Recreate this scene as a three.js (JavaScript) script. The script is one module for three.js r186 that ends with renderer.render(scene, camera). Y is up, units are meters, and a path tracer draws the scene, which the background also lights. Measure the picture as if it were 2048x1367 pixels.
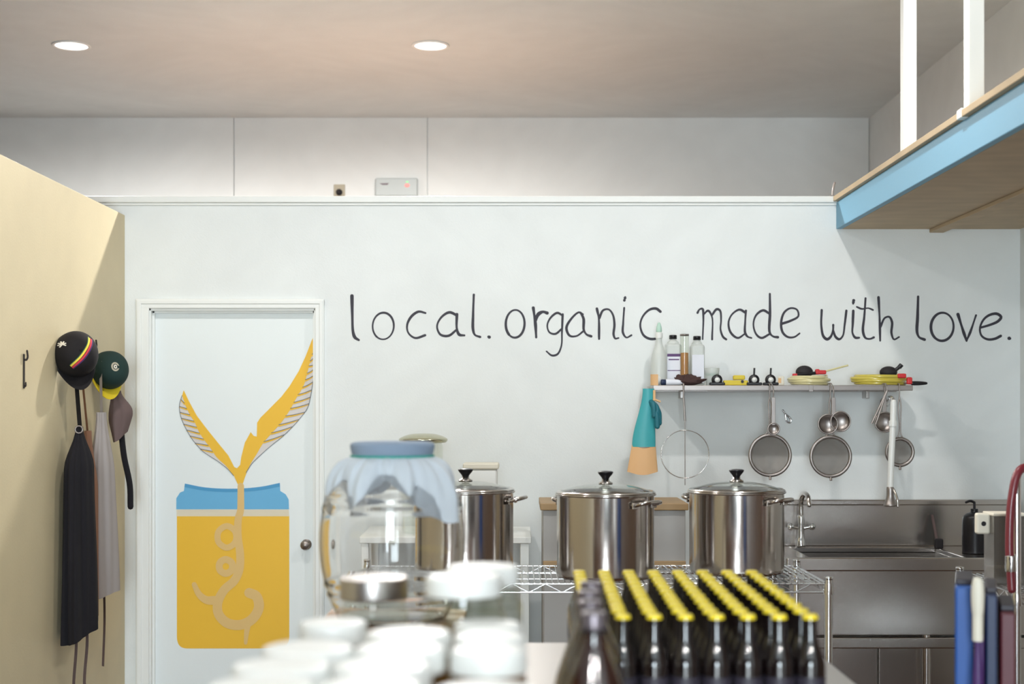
import * as THREE from 'three';
import { RoundedBoxGeometry } from 'three/addons/geometries/RoundedBoxGeometry.js';
import { mergeGeometries, mergeVertices } from 'three/addons/utils/BufferGeometryUtils.js';
import { RectAreaLightUniformsLib } from 'three/addons/lights/RectAreaLightUniformsLib.js';
import { ImprovedNoise } from 'three/addons/math/ImprovedNoise.js';

// ------------------------------------------------------------------ camera, sky, daylight, exposure
const scene = new THREE.Scene();
const F = 2850, CX = 1036, CY = 815, EYE = 1.58;            // focal length and vanishing point in pixels of a 2048 x 1367 frame
const camera = new THREE.PerspectiveCamera(2 * Math.atan(1367 / 2 / F) * 180 / Math.PI, 2048 / 1367, 0.05, 60);
camera.position.set(0, EYE, 0);
camera.lookAt(0, EYE, -1);
camera.setViewOffset(2048, 1367, 1024 - CX, 683.5 - CY, 2048, 1367);   // level camera, raised lens
camera.focus = 6.2;
camera.userData.fStop = 2.3;
camera.updateProjectionMatrix();

const renderer = new THREE.WebGLRenderer({ antialias: true });
renderer.toneMapping = THREE.LinearToneMapping;
renderer.toneMappingExposure = 0.9;
renderer.shadowMap.enabled = true;
RectAreaLightUniformsLib.init();

scene.background = new THREE.Color(0.78, 0.9, 1.0).multiplyScalar(6);   // pale overcast sky outside the shop front
// daylight entering through the glazed shop front behind the camera (opening x -0.85..0.55, y 0.05..3.0, z 3.5)
const dayLight = new THREE.RectAreaLight(new THREE.Color(0.80, 0.92, 1.0), 29, 1.4, 2.9);
dayLight.position.set(-0.15, 1.55, 3.40);
dayLight.lookAt(-0.15, 1.55, -5);
dayLight.name = 'shop_front_daylight';
scene.add(dayLight);
const LAMP_POWER = { far: 41, near: 12 };                  // candela per ceiling downlight; the two over the back room are brighter lamps

// ------------------------------------------------------------------ helpers
const P = (px, py, d) => [(px - CX) * d / F, EYE + (CY - py) * d / F, -d];
const V = (a) => new THREE.Vector3(...a);
let seed = 20240611;
const rnd = () => { seed = (seed * 1664525 + 1013904223) % 4294967296; return seed / 4294967296; };
const noise = new ImprovedNoise();
const used = new Map();
function numbered(n) { const k = used.get(n) ?? 0; used.set(n, k + 1); return k ? n + '_' + String(k).padStart(3, '0') : n; }
function tag(o, label, category, group) { o.userData.label = label; if (category) o.userData.category = category; if (group) o.userData.group = group; return o; }
function thing(name, label, category, pos = [0, 0, 0], turn = 0, group) {
  const o = new THREE.Group(); o.name = numbered(name); o.position.set(...pos); o.rotation.y = turn; scene.add(o);
  return tag(o, label, category, group);
}
function structure(name, label) { const o = new THREE.Group(); o.name = name; o.userData.kind = 'structure'; if (label) o.userData.label = label; scene.add(o); return o; }
function mesh(name, geo, mat, parent) {
  const g = Array.isArray(geo) ? join(geo) : geo;
  const m = new THREE.Mesh(g, mat); m.name = name; m.castShadow = m.receiveShadow = true; parent.add(m); return m;
}
function join(list) {
  return mergeGeometries(list.map((g) => {
    let h = g.index ? g.toNonIndexed() : g.clone();
    for (const k of Object.keys(h.attributes)) if (!['position', 'normal', 'uv'].includes(k)) h.deleteAttribute(k);
    if (!h.attributes.uv) h.setAttribute('uv', new THREE.BufferAttribute(new Float32Array(h.attributes.position.count * 2), 2));
    if (!h.attributes.normal) h.computeVertexNormals();
    return h;
  }));
}
const place = (g, x, y, z) => g.translate(x, y, z);
function uvMetres(g) {                                                     // box projection in metres
  const p = g.attributes.position, n = g.attributes.normal, uv = new Float32Array(p.count * 2);
  for (let i = 0; i < p.count; i++) {
    const a = Math.abs(n.getX(i)), b = Math.abs(n.getY(i)), c = Math.abs(n.getZ(i));
    const [u, v] = a > b && a > c ? [p.getZ(i), p.getY(i)] : b > c ? [p.getX(i), p.getZ(i)] : [p.getX(i), p.getY(i)];
    uv[i * 2] = u; uv[i * 2 + 1] = v;
  }
  g.setAttribute('uv', new THREE.BufferAttribute(uv, 2));
  return g;
}
// box given by its limits, edges rounded by r
function span(x0, x1, y0, y1, z0, z1, r = 0.003) {
  const w = x1 - x0, h = y1 - y0, d = z1 - z0, k = Math.min(r, w / 2.2, h / 2.2, d / 2.2);
  const g = k > 0 ? new RoundedBoxGeometry(w, h, d, 2, k) : new THREE.BoxGeometry(w, h, d);
  g.translate((x0 + x1) / 2, (y0 + y1) / 2, (z0 + z1) / 2);
  return uvMetres(g);
}
const cbox = (w, h, d, x, y, z, r = 0.003) => span(x - w / 2, x + w / 2, y - h / 2, y + h / 2, z - d / 2, z + d / 2, r);
const lathe = (pts, seg = 40) => new THREE.LatheGeometry(pts.map(([r, y]) => new THREE.Vector2(Math.max(r, 0), y)), seg);
function smoothLathe(pts, seg = 40, n = 40) {
  const c = new THREE.SplineCurve(pts.map(([r, y]) => new THREE.Vector2(r, y)));
  return new THREE.LatheGeometry(c.getPoints(n).map((p) => new THREE.Vector2(Math.max(p.x, 0), p.y)), seg);
}
function tube(pts, r, n = 24, seg = 8, closed = false) {
  const c = new THREE.CatmullRomCurve3(pts.map(V), closed, 'centripetal');
  const g = [new THREE.TubeGeometry(c, n, r, seg, closed)];
  if (!closed) for (const t of [0, 1]) { const s = new THREE.SphereGeometry(r, seg, 4); s.translate(...c.getPoint(t).toArray()); g.push(s); }
  return join(g);
}
function rod(a, b, r, seg = 10) {
  const A = V(a), B = V(b), d = B.clone().sub(A), g = new THREE.CylinderGeometry(r, r, d.length(), seg);
  g.applyQuaternion(new THREE.Quaternion().setFromUnitVectors(new THREE.Vector3(0, 1, 0), d.normalize()));
  const m = A.add(B).multiplyScalar(0.5); return g.translate(m.x, m.y, m.z);
}
function grid(fn, nu, nv, closeU = false) {                                // surface from fn(u, v) -> [x, y, z]
  const pos = [], uv = [], idx = [];
  for (let j = 0; j <= nv; j++) for (let i = 0; i <= nu; i++) { pos.push(...fn(i / nu, j / nv)); uv.push(i / nu, j / nv); }
  for (let j = 0; j < nv; j++) for (let i = 0; i < nu; i++) { const a = j * (nu + 1) + i, b = a + 1, c = a + nu + 1, d = c + 1; idx.push(a, c, b, b, c, d); }
  let g = new THREE.BufferGeometry();
  g.setAttribute('position', new THREE.Float32BufferAttribute(pos, 3));
  g.setAttribute('uv', new THREE.Float32BufferAttribute(uv, 2));
  g.setIndex(idx);
  if (closeU) { g.deleteAttribute('uv'); g = mergeVertices(g, 1e-6); }
  g.computeVertexNormals();
  return g;
}
// a stroke of paint: flat ribbon with round ends in the x-y plane
function stroke(pts, w, opt = {}) {
  const { closed = false, n = 40, z = 0 } = opt;
  const wf = typeof w === 'function' ? w : () => w;
  const c = new THREE.CatmullRomCurve3(pts.map(([x, y]) => new THREE.Vector3(x, y, 0)), closed, 'centripetal');
  const pos = [], idx = [];
  const pt = c.getPoints(n);
  for (let i = 0; i <= n; i++) {
    const t = c.getTangent(i / n), h = wf(i / n) / 2;
    pos.push(pt[i].x - t.y * h, pt[i].y + t.x * h, z, pt[i].x + t.y * h, pt[i].y - t.x * h, z);
  }
  for (let i = 0; i < n; i++) { const a = i * 2; idx.push(a, a + 1, a + 2, a + 1, a + 3, a + 2); }
  const g = new THREE.BufferGeometry();
  g.setAttribute('position', new THREE.Float32BufferAttribute(pos, 3));
  g.setIndex(idx); g.computeVertexNormals();
  const list = [g];
  if (!closed) for (const k of [0, n]) list.push(new THREE.CircleGeometry(wf(k / n) / 2, 12).translate(pt[k].x, pt[k].y, z + (k ? 0.00016 : 0.00008)));
  return join(list);
}
const poly = (pts) => new THREE.ShapeGeometry(new THREE.Shape(pts.map(([x, y]) => new THREE.Vector2(x, y))));

// ------------------------------------------------------------------ textures and materials
function noiseTexture(size, fn, srgb = false) {
  const d = new Uint8Array(size * size * 4);
  for (let y = 0; y < size; y++) for (let x = 0; x < size; x++) {
    const c = fn(x / size, y / size, x, y), i = (y * size + x) * 4;
    d[i] = c[0]; d[i + 1] = c[1]; d[i + 2] = c[2]; d[i + 3] = 255;
  }
  const t = new THREE.DataTexture(d, size, size);
  t.wrapS = t.wrapT = THREE.RepeatWrapping; t.magFilter = THREE.LinearFilter; t.minFilter = THREE.LinearMipmapLinearFilter; t.generateMipmaps = true;
  if (srgb) t.colorSpace = THREE.SRGBColorSpace; t.needsUpdate = true; return t;
}
const tile = (x, y, f) => {                                               // tileable value from layered noise
  const a = Math.cos(x * 6.2832) * f, b = Math.sin(x * 6.2832) * f, c = Math.cos(y * 6.2832) * f, d = Math.sin(y * 6.2832) * f;
  return noise.noise(a + 7.1, b + c * 0.9 + 3.3, d + a * 0.35 + 1.7);
};
const rollerBump = noiseTexture(256, (x, y) => { const v = 128 + 70 * tile(x, y, 9) + 40 * tile(y, x, 21) + (rnd() - 0.5) * 30; return [v, v, v]; });
rollerBump.repeat.set(2.2, 2.2);
const patchMap = noiseTexture(256, (x, y) => { const v = 247 + 4 * tile(x, y, 1.3) + 3 * tile(y, x, 4); return [v, v, v]; }, true);
patchMap.repeat.set(0.35, 0.35);
const weaveBump = noiseTexture(128, (x, y, i, j) => { const v = 128 + 60 * Math.sin(i * Math.PI / 2) * Math.sin(j * Math.PI / 2) + (rnd() - 0.5) * 60; return [v, v, v]; });
weaveBump.repeat.set(6, 10);
const brushed = noiseTexture(256, (() => { const row = Array.from({ length: 256 }, () => rnd()); return (x, y, i, j) => { const v = 150 + 80 * (row[j] - 0.5) + 20 * (rnd() - 0.5); return [v, v, v]; }; })());
brushed.repeat.set(1.5, 3);
const woodMap = noiseTexture(512, (x, y) => {
  const g = 0.5 + 0.5 * Math.sin((y * 26 + 2.2 * tile(x, y, 1.2) + 0.7 * tile(x * 0.5, y, 5)) * 3.0), k = 0.82 + 0.18 * g + 0.08 * tile(x, y, 18);
  return [176 * k, 132 * k, 88 * k];
}, true);
const plyMap = noiseTexture(256, (x, y) => { const k = 0.96 + 0.05 * tile(x, y, 2) + 0.012 * Math.sin(y * 90 + 3 * tile(x, y, 1.1)); return [214 * k, 200 * k, 178 * k]; }, true);
plyMap.repeat.set(0.6, 0.6);

const M = {};
const std = (name, color, roughness, extra = {}) => (M[name] = Object.assign(new THREE.MeshStandardMaterial({ color, roughness, ...extra }), { name }));
const phy = (name, color, roughness, extra = {}) => (M[name] = Object.assign(new THREE.MeshPhysicalMaterial({ color, roughness, ...extra }), { name }));
std('whiteWall', '#f1f4f3', 0.62, { map: patchMap, bumpMap: rollerBump, bumpScale: 0.0006 });
std('creamWall', '#dccda8', 0.55, { map: patchMap, bumpMap: rollerBump, bumpScale: 0.0006 });
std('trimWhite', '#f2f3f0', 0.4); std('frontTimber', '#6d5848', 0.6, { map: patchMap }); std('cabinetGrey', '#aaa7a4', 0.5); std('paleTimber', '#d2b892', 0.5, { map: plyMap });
std('doorWhite', '#eef3f3', 0.42, { bumpMap: rollerBump, bumpScale: 0.0002 });
std('floorWood', '#8a7466', 0.5, { map: woodMap });
std('woodTop', '#ffffff', 0.45, { map: woodMap });
std('fasciaBlue', '#73a9c6', 0.5, { bumpMap: rollerBump, bumpScale: 0.0003 });
std('deckEdge', '#e9dcc8', 0.6, { map: plyMap });
std('letterPaint', '#33303a', 0.6);
std('muralYellow', '#f5c02e', 0.5); std('muralBlue', '#6ab4df', 0.5); std('muralBlueDark', '#4a9bcc', 0.5);
std('muralTan', '#e6bf78', 0.5); std('muralCream', '#e4d8bf', 0.5); std('muralGrey', '#ded7d4', 0.5); std('muralLine', '#57606a', 0.5);
std('steel', new THREE.Color(0.56, 0.52, 0.49), 0.15, { metalness: 1 });
std('steelSatin', new THREE.Color(0.56, 0.52, 0.49), 0.23, { metalness: 1 });
std('steelBrushed', new THREE.Color(0.52, 0.49, 0.47), 0.34, { metalness: 1, bumpMap: brushed, bumpScale: 0.0001 });
std('steelDull', new THREE.Color(0.38, 0.34, 0.32), 0.4, { metalness: 1 });
std('chrome', new THREE.Color(0.78, 0.78, 0.78), 0.1, { metalness: 1 });
std('blackPlastic', '#17151a', 0.35); std('darkRubber', '#241f22', 0.7);
phy('lidWhite', '#e9e9e5', 0.35, { clearcoat: 0.3, clearcoatRoughness: 0.3 });
phy('clearGlass', '#ffffff', 0.02, { transmission: 1, thickness: 0.004, ior: 1.46 });
phy('thinGlass', '#f4f6f2', 0.03, { transmission: 1, thickness: 0, ior: 1.48 });
phy('amberTea', '#b0762e', 0.15, { clearcoat: 0.6 });
phy('darkTea', '#5e3a22', 0.2, { clearcoat: 0.6 });
phy('bottleGlass', '#140c0c', 0.07, { clearcoat: 1, clearcoatRoughness: 0.04, ior: 1.52 });
phy('growlerGlass', '#2a1612', 0.1, { clearcoat: 1, clearcoatRoughness: 0.05, ior: 1.52 });
phy('capYellow', '#f0d428', 0.38, { clearcoat: 0.35 });
phy('capGrey', '#6f666b', 0.3, { metalness: 0.6 });
std('bottleLabel', '#2f2a35', 0.5);
phy('clothBlue', '#dde5ee', 0.9, { transmission: 0.25, thickness: 0, bumpMap: weaveBump, bumpScale: 0.0004, side: THREE.DoubleSide });
phy('clothTop', '#8fa0b6', 0.9, { bumpMap: weaveBump, bumpScale: 0.0006 });
std('bandGreen', '#2f9a8e', 0.6);
std('navyCloth', '#131017', 0.92, { bumpMap: weaveBump, bumpScale: 0.0006, side: THREE.DoubleSide });
std('greyCloth', '#a79f9c', 0.92, { bumpMap: weaveBump, bumpScale: 0.0008, side: THREE.DoubleSide });
std('taupeCloth', '#6c5a58', 0.92, { bumpMap: weaveBump, bumpScale: 0.0008, side: THREE.DoubleSide });
std('rustCloth', '#8d6650', 0.92, { side: THREE.DoubleSide });
std('capBlack', '#100b10', 0.85, { bumpMap: weaveBump, bumpScale: 0.0004, side: THREE.DoubleSide });
std('capGreen', '#17322f', 0.85, { bumpMap: weaveBump, bumpScale: 0.0004, side: THREE.DoubleSide });
std('brimYellow', '#d8bd22', 0.8, { side: THREE.DoubleSide });
std('stripeYellow', '#e8d24a', 0.8); std('stripeRed', '#cf3a4a', 0.8); std('stripeGreen', '#2f6a45', 0.8); std('stripePurple', '#4a2f6a', 0.8);
std('emblemWhite', '#e4ddd0', 0.8); std('badgeGrey', '#b8b09c', 0.8); std('badgeDark', '#4c5048', 0.8);
std('hookMetal', '#2e2826', 0.4, { metalness: 0.6 });
phy('teal', '#3fa6ad', 0.45, { side: THREE.DoubleSide }); phy('tealDark', '#1d6f7d', 0.5, { side: THREE.DoubleSide });
std('peach', '#e3b684', 0.6, { side: THREE.DoubleSide });
std('mesh', new THREE.Color(0.22, 0.185, 0.16), 0.6, { side: THREE.DoubleSide, transparent: true, opacity: 0.66 });
std('red', '#cf2f33', 0.4); std('yellowPlastic', '#d9c02a', 0.4);
phy('hoseClear', '#d9cf9c', 0.25, { clearcoat: 0.5 }); phy('hoseYellow', '#cdbb4e', 0.25, { clearcoat: 0.5 });
phy('frosted', '#eef1ee', 0.4, { transmission: 0.45, thickness: 0 });
std('labelWhite', '#e6e8f0', 0.6); std('labelPurple', '#5f3f70', 0.6); std('cinnamon', '#b7824e', 0.7); std('mint', '#b8d8c8', 0.5); std('greenPrint', '#3fae86', 0.6);
std('brownRag', '#4a3532', 0.95); std('navyPlastic', '#22304f', 0.5);
std('boardBlue', '#15509c', 0.45); std('boardPurple', '#4c2f66', 0.45); std('boardNavy', '#182a4e', 0.45); std('boardRed', '#561c27', 0.45); std('boardBlack', '#26202a', 0.5);
std('ivory', '#e6dfce', 0.5);
phy('hoseRed', '#7a2a33', 0.35, { clearcoat: 0.3 });
phy('plasticClear', '#b9b3aa', 0.15, { transmission: 0.8, thickness: 0 });
std('boxGrey', '#c3cbcb', 0.5); std('boxInk', '#7f757c', 0.6);
const glow = (name, rgb, k) => (M[name] = Object.assign(new THREE.MeshStandardMaterial({ color: '#ffffff', emissive: new THREE.Color(...rgb), emissiveIntensity: k }), { name }));
glow('lampGlow', [1, 0.96, 0.9], 3.2); glow('ledPink', [1, 0.45, 0.42], 0.75); glow('ledGreen', [0.45, 1, 0.5], 0.7);
M.ledPink.color.set('#d97a72'); M.ledGreen.color.set('#7fc98a');

// ------------------------------------------------------------------ the room
const D = 7.0, DF = 10.0, CEIL = 3.615, XR = 2.466, XP = -1.931, XL = -5.6, ZF = 3.5, WALLTOP = 2.585, XB = -2.3;
{
  const s = structure('floor', 'brown timber floor of the workshop kitchen');
  const w = 0.18;
  let k = 0;
  const len = ZF + DF + 0.2, geo = span(0, w - 0.003, -0.04, 0, -len, 0, 0.001);
  mesh('subfloor', span(XL - 0.1, XR + 0.1, -0.12, -0.04, -DF - 0.1, ZF + 0.1, 0), M.darkRubber, s);
  for (let x = XL - 0.1; x < XR + 0.1; x += w, k++) { const m = mesh('plank', geo, M.floorWood, s); m.position.set(x, 0, ZF + 0.1); }
}
{
  const s = structure('ceiling', 'plain painted ceiling with recessed downlights');
  mesh('ceiling_board', span(XL - 0.1, XR + 0.1, CEIL, CEIL + 0.1, -DF - 0.1, ZF + 0.1, 0), M.whiteWall, s);
}
{
  const s = structure('wall_far', 'pale upper wall of jointed sheets seen above the ledge');
  const joints = [XL, (468 - CX) * DF / F, (855 - CX) * DF / F, XR];
  mesh('backing', span(XL - 0.1, XR + 0.1, 0, CEIL, -DF - 0.12, -DF - 0.02, 0), M.whiteWall, s);
  for (let i = 0; i < 3; i++) mesh('wall_sheet', span(joints[i] + 0.003, joints[i + 1] - 0.003, i ? 2.3 : 0, CEIL, -DF - 0.02, -DF, 0.002), M.whiteWall, s);
}
const doorX0 = (297 - CX) * D / F, doorX1 = (633 - CX) * D / F, doorTop = EYE + (CY - 616) * D / F;
const wallBack = structure('wall_back', 'white wall with a painted slogan, a door and a shelf');
{
  const sh = new THREE.Shape([[XB, 0], [doorX0, 0], [doorX0, doorTop], [doorX1, doorTop], [doorX1, 0], [XR, 0], [XR, WALLTOP], [XB, WALLTOP]].map(([x, y]) => new THREE.Vector2(x, y)));
  const g = new THREE.ExtrudeGeometry(sh, { depth: 0.12, bevelEnabled: false }); g.translate(0, 0, -D - 0.12);
  mesh('plaster', uvMetres(g), M.whiteWall, wallBack);
}
{
  const s = structure('unseen_roof', 'unseen roof of the closed room behind the slogan wall, dark brown to limit bounced light');
  mesh('roof_boards', span(XB, XR, WALLTOP - 0.06, WALLTOP, -DF + 0.0, -D - 0.12, 0), M.frontTimber, s);  // unseen roof, its dark brown picked to limit light bounced onto the ceiling
  mesh('plaster', span(XB, XB + 0.1, 0, WALLTOP - 0.06, -DF, -D - 0.12, 0), M.whiteWall, structure('wall_side', 'end wall of the closed room behind the slogan wall'));
  const t = structure('trim_1', 'white timber ledge capping the slogan wall');
  mesh('ledge', span(XB, XR - 0.001, WALLTOP, WALLTOP + 0.032, -D - 0.14, -D + 0.022, 0.005), M.trimWhite, t);
  mesh('ledge_moulding', span(XB, XR - 0.001, WALLTOP - 0.012, WALLTOP, -D, -D + 0.01, 0.003), M.trimWhite, t);
}
{
  const s = structure('wall_partition', 'cream partition wall carrying the coat hooks');
  mesh('panel', span(XP - 0.09, XP, 0, EYE + (CY - 430) * D / F, -D, -1.4, 0.003), M.creamWall, s);
}
{
  mesh('plaster', span(XR, XR + 0.1, 0, CEIL, -DF - 0.1, ZF + 0.1, 0), M.whiteWall, structure('wall_right', 'plain white wall beside the mezzanine'));
  mesh('plaster', span(XL - 0.1, XL, 0, CEIL, -DF - 0.1, ZF + 0.1, 0), M.frontTimber, structure('wall_left', 'brown outer wall beyond the partition'));
  const s = structure('wall_front', 'shop front wall behind the viewer');
  const o = [-0.85, 0.55, 0.05, 3.0];
  const sh = new THREE.Shape([[XL, 0], [XR, 0], [XR, CEIL], [XL, CEIL]].map(([x, y]) => new THREE.Vector2(x, y)));
  sh.holes.push(new THREE.Path([[o[0], o[2]], [o[0], o[3]], [o[1], o[3]], [o[1], o[2]]].map(([x, y]) => new THREE.Vector2(x, y))));
  mesh('plaster', uvMetres(new THREE.ExtrudeGeometry(sh, { depth: 0.15, bevelEnabled: false }).translate(0, 0, ZF)), M.frontTimber, s);
  const w = structure('window_1', 'tall glazed shop front opening');
  mesh('window_frame', [span(o[0], o[0] + 0.05, o[2], o[3], ZF + 0.04, ZF + 0.1), span(o[1] - 0.05, o[1], o[2], o[3], ZF + 0.04, ZF + 0.1), span(o[0], o[1], o[3] - 0.05, o[3], ZF + 0.04, ZF + 0.1), span(o[0], o[1], o[2], o[2] + 0.08, ZF + 0.04, ZF + 0.1), span(o[0], o[1], 2.08, 2.14, ZF + 0.04, ZF + 0.1)], M.trimWhite, w);
  mesh('pane', span(o[0] + 0.05, o[1] - 0.05, o[2] + 0.08, 2.08, ZF + 0.065, ZF + 0.071, 0), M.thinGlass, w);
  mesh('pane', span(o[0] + 0.05, o[1] - 0.05, 2.14, o[3] - 0.05, ZF + 0.065, ZF + 0.071, 0), M.thinGlass, w);
}

// door with its painted jar and feathers
{
  const s = structure('door_1', 'white door painted with a yellow jar and two feathers');
  const zl = -D - 0.05;
  const leaf = mesh('door_leaf', span(doorX0 + 0.012, doorX1 - 0.012, 0.008, doorTop - 0.012, zl - 0.038, zl, 0.003), M.doorWhite, s);
  mesh('door_frame', [span(doorX0, doorX0 + 0.012, 0, doorTop, -D - 0.12, -D + 0.002, 0.001), span(doorX1 - 0.012, doorX1, 0, doorTop, -D - 0.12, -D + 0.002, 0.001), span(doorX0, doorX1, doorTop - 0.012, doorTop, -D - 0.12, -D + 0.002, 0.001),
    span(doorX0 + 0.012, doorX0 + 0.022, 0, doorTop - 0.012, zl, zl + 0.02, 0.001), span(doorX1 - 0.022, doorX1 - 0.012, 0, doorTop - 0.012, zl, zl + 0.02, 0.001), span(doorX0 + 0.012, doorX1 - 0.012, doorTop - 0.022, doorTop - 0.012, zl, zl + 0.02, 0.001)], M.trimWhite, s);
  const a = 0.066, x0 = doorX0 - a + 0.006, x1 = doorX1 + 0.045 - 0.006, yt = doorTop + 0.045;
  const moulding = (len) => {                                            // architrave section, extruded along y
    const sh = new THREE.Shape([[0, 0], [a, 0], [a, 0.008], [a * 0.75, 0.016], [a * 0.2, 0.02], [0, 0.014]].map(([x, y]) => new THREE.Vector2(x, y)));
    return new THREE.ExtrudeGeometry(sh, { depth: len, bevelEnabled: false }).rotateX(-Math.PI / 2).scale(1, 1, -1);
  };
  const side = (x, w) => span(x, x + w, 0, yt, -D, -D + 0.016, 0.005);
  mesh('architrave', [side(x0, a), span(x0 + 0.006, x0 + a * 0.45, 0, yt - 0.006, -D + 0.01, -D + 0.022, 0.005)], M.trimWhite, s);
  mesh('architrave', [side(x1 - 0.045, 0.045), span(x1 - 0.024, x1 - 0.006, 0, yt - 0.006, -D + 0.01, -D + 0.022, 0.005)], M.trimWhite, s);
  mesh('architrave', [span(x0, x1, doorTop - 0.002, yt, -D, -D + 0.0165, 0.005), span(x0 + 0.006, x1 - 0.006, yt - 0.026, yt - 0.006, -D + 0.01, -D + 0.0222, 0.005)], M.trimWhite, s);
  const [kx, ky] = P(613, 1088, D + 0.05);
  const h = mesh('door_handle', [lathe([[0, 0], [0.026, 0], [0.026, 0.006], [0.011, 0.01], [0.010, 0.03], [0.020, 0.036], [0.024, 0.048], [0.018, 0.06], [0, 0.063]], 28).rotateX(Math.PI / 2).translate(kx, ky, zl)], M.steelDull, s);
  h.userData.label = 'dull metal door knob';
  // mural, traced on the door face; q turns photo pixels into metres on the leaf
  const q = ([px, py]) => P(px, py, -zl).slice(0, 2);
  const zA = ([zx, zy]) => q([340 + zx / 4.272, 660 + zy / 4.272]);      // feathers
  const zB = ([zx, zy]) => q([340 + zx / 3.596, 940 + zy / 3.596]);      // jar
  const lay = (name, geos, mat, k) => mesh(name, join(geos.map((g, i) => g.translate(0, 0, zl + 0.001 * k + 0.00003 * i))), mat, leaf);
  const smooth = (pts, n = 60) => new THREE.CatmullRomCurve3(pts.map(([x, y]) => new THREE.Vector3(x, y, 0)), false, 'centripetal').getPoints(n).map((p) => [p.x, p.y]);
  const px = (n) => n * D / F;
  // jar body with rounded lower corners
  const body = new THREE.Shape(); const c = (x, y) => { const v = zB([x, y]); return [v[0], v[1]]; };
  body.moveTo(...c(50, 330)); body.lineTo(...c(858, 330)); body.lineTo(...c(858, 1195)); body.quadraticCurveTo(...c(858, 1280), ...c(775, 1280));
  body.lineTo(...c(125, 1280)); body.quadraticCurveTo(...c(50, 1280), ...c(50, 1195)); body.closePath();
  lay('painted_jar', [new THREE.ShapeGeometry(body)], M.muralYellow, 1);
  lay('painted_jar_gap', [poly([[47, 282], [855, 282], [858, 330], [48, 330]].map(zB))], M.muralCream, 1);
  const lip = smooth([[108, 95], [250, 122], [450, 132], [650, 118], [790, 90]].map(zB), 24);
  lay('painted_jar_shoulder', [poly([...lip, ...[[793, 148], [832, 172], [854, 210], [856, 280], [45, 280], [46, 200], [72, 160], [100, 148]].map(zB)])], M.muralBlue, 1);
  const lip2 = smooth([[104, 120], [250, 146], [450, 156], [650, 142], [792, 116]].map(zB), 24);
  lay('painted_jar_rim', [poly([...lip, ...lip2.reverse()])], M.muralBlueDark, 2);
  const zs = (n) => px(n / 3.596);
  lay('painted_root', [stroke([[510, 112], [510, 200], [508, 290], [492, 350], [490, 480], [505, 600], [500, 710], [465, 790], [390, 860], [345, 950], [350, 1030], [410, 1095], [505, 1110], [590, 1070], [640, 985], [622, 905], [570, 880]].map(zB), (t) => zs(46 + 26 * Math.min(1, t * 1.4)), { n: 120 }),
    stroke([[410, 400], [470, 440], [470, 515], [410, 555], [350, 515], [350, 440]].map(zB), zs(44), { closed: true, n: 60 }),
    stroke([[400, 640], [445, 665], [445, 715], [400, 740], [360, 715], [360, 665]].map(zB), zs(50), { closed: true, n: 60 }),
    stroke([[175, 820], [210, 890], [260, 930], [320, 935]].map(zB), (t) => zs(36 + 30 * t)),
    stroke([[560, 1110], [550, 1180], [545, 1240]].map(zB), (t) => zs(44 - 20 * t))], M.muralTan, 3);
  // right feather
  const rEdge = [[1238, 100], [1238, 175], [1212, 220], [1190, 300], [1165, 400], [1140, 480], [1080, 580], [1020, 690], [950, 790], [870, 880], [800, 960], [740, 1060], [690, 1140], [650, 1230], [622, 1315]];
  const rOut = [[1239, 175], [1240, 300], [1222, 440], [1203, 560], [1178, 660], [1120, 742], [1060, 812], [960, 910], [860, 990], [760, 1080], [700, 1140], [652, 1215]];
  const inner = smooth(rEdge.map(zA), 90), outer = smooth(rOut.map(zA), 80);
  lay('painted_feather_vane', [poly([...outer, ...smooth(rEdge.slice(1, 14).map(zA), 80).reverse()])], M.muralGrey, 1);
  lay('painted_feather', [poly([zA([1228, 52]), ...inner, ...[[580, 1315], [548, 1245], [575, 1175], [600, 1150], [610, 1080], [640, 960], [690, 870], [716, 902], [742, 908], [745, 790], [772, 748], [860, 660], [950, 570], [1020, 480], [1100, 350], [1160, 220], [1210, 90]].map(zA)])], M.muralYellow, 2);
  const barbs = [], gold = [];
  const nearestY = (curve, y) => curve.reduce((a, b) => (Math.abs(b[1] - y) < Math.abs(a[1] - y) ? b : a));
  for (let i = 0; i < 13; i++) {
    const yz = 205 + i * 52 + i * i * 0.8, a = nearestY(inner.slice(4), zA([0, yz + 6])[1]), b = nearestY(outer, zA([0, yz - 22 - i * 1.5])[1]);
    const m = [(a[0] + b[0]) / 2, (a[1] + b[1]) / 2 - px(0.8)];
    barbs.push(stroke([a, m, b].map(([x, y]) => [x, y + px(1.4)]), px(1.2), { n: 10 }));
    gold.push(stroke([a, m, b].map(([x, y]) => [x, y - px(0.6)]), (k) => px(3.6 - 2.4 * k), { n: 10 }));
  }
  barbs.push(stroke(outer.filter((_, i) => i % 4 === 0), px(1.1), { n: 60 }));
  // left feather
  const lEdge = [[105, 556], [132, 640], [170, 720], [213, 790], [248, 868], [290, 932], [350, 1012], [400, 1085], [480, 1160], [545, 1242]];
  const lOut = [[105, 558], [82, 640], [95, 740], [138, 840], [200, 942], [290, 1040], [400, 1112], [500, 1190], [545, 1242]];
  const li = smooth(lEdge.map(zA), 80), lo = smooth(lOut.map(zA), 80);
  lay('painted_feather_vane', [poly([...lo, ...li.slice().reverse().slice(1, -1)])], M.muralGrey, 1);
  lay('painted_feather', [poly([zA([118, 512]), ...[[160, 600], [230, 730], [320, 848], [420, 972], [500, 1070], [550, 1168], [578, 1180], [600, 1240]].map(zA), ...li.slice().reverse()])], M.muralYellow, 2.4);
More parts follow.
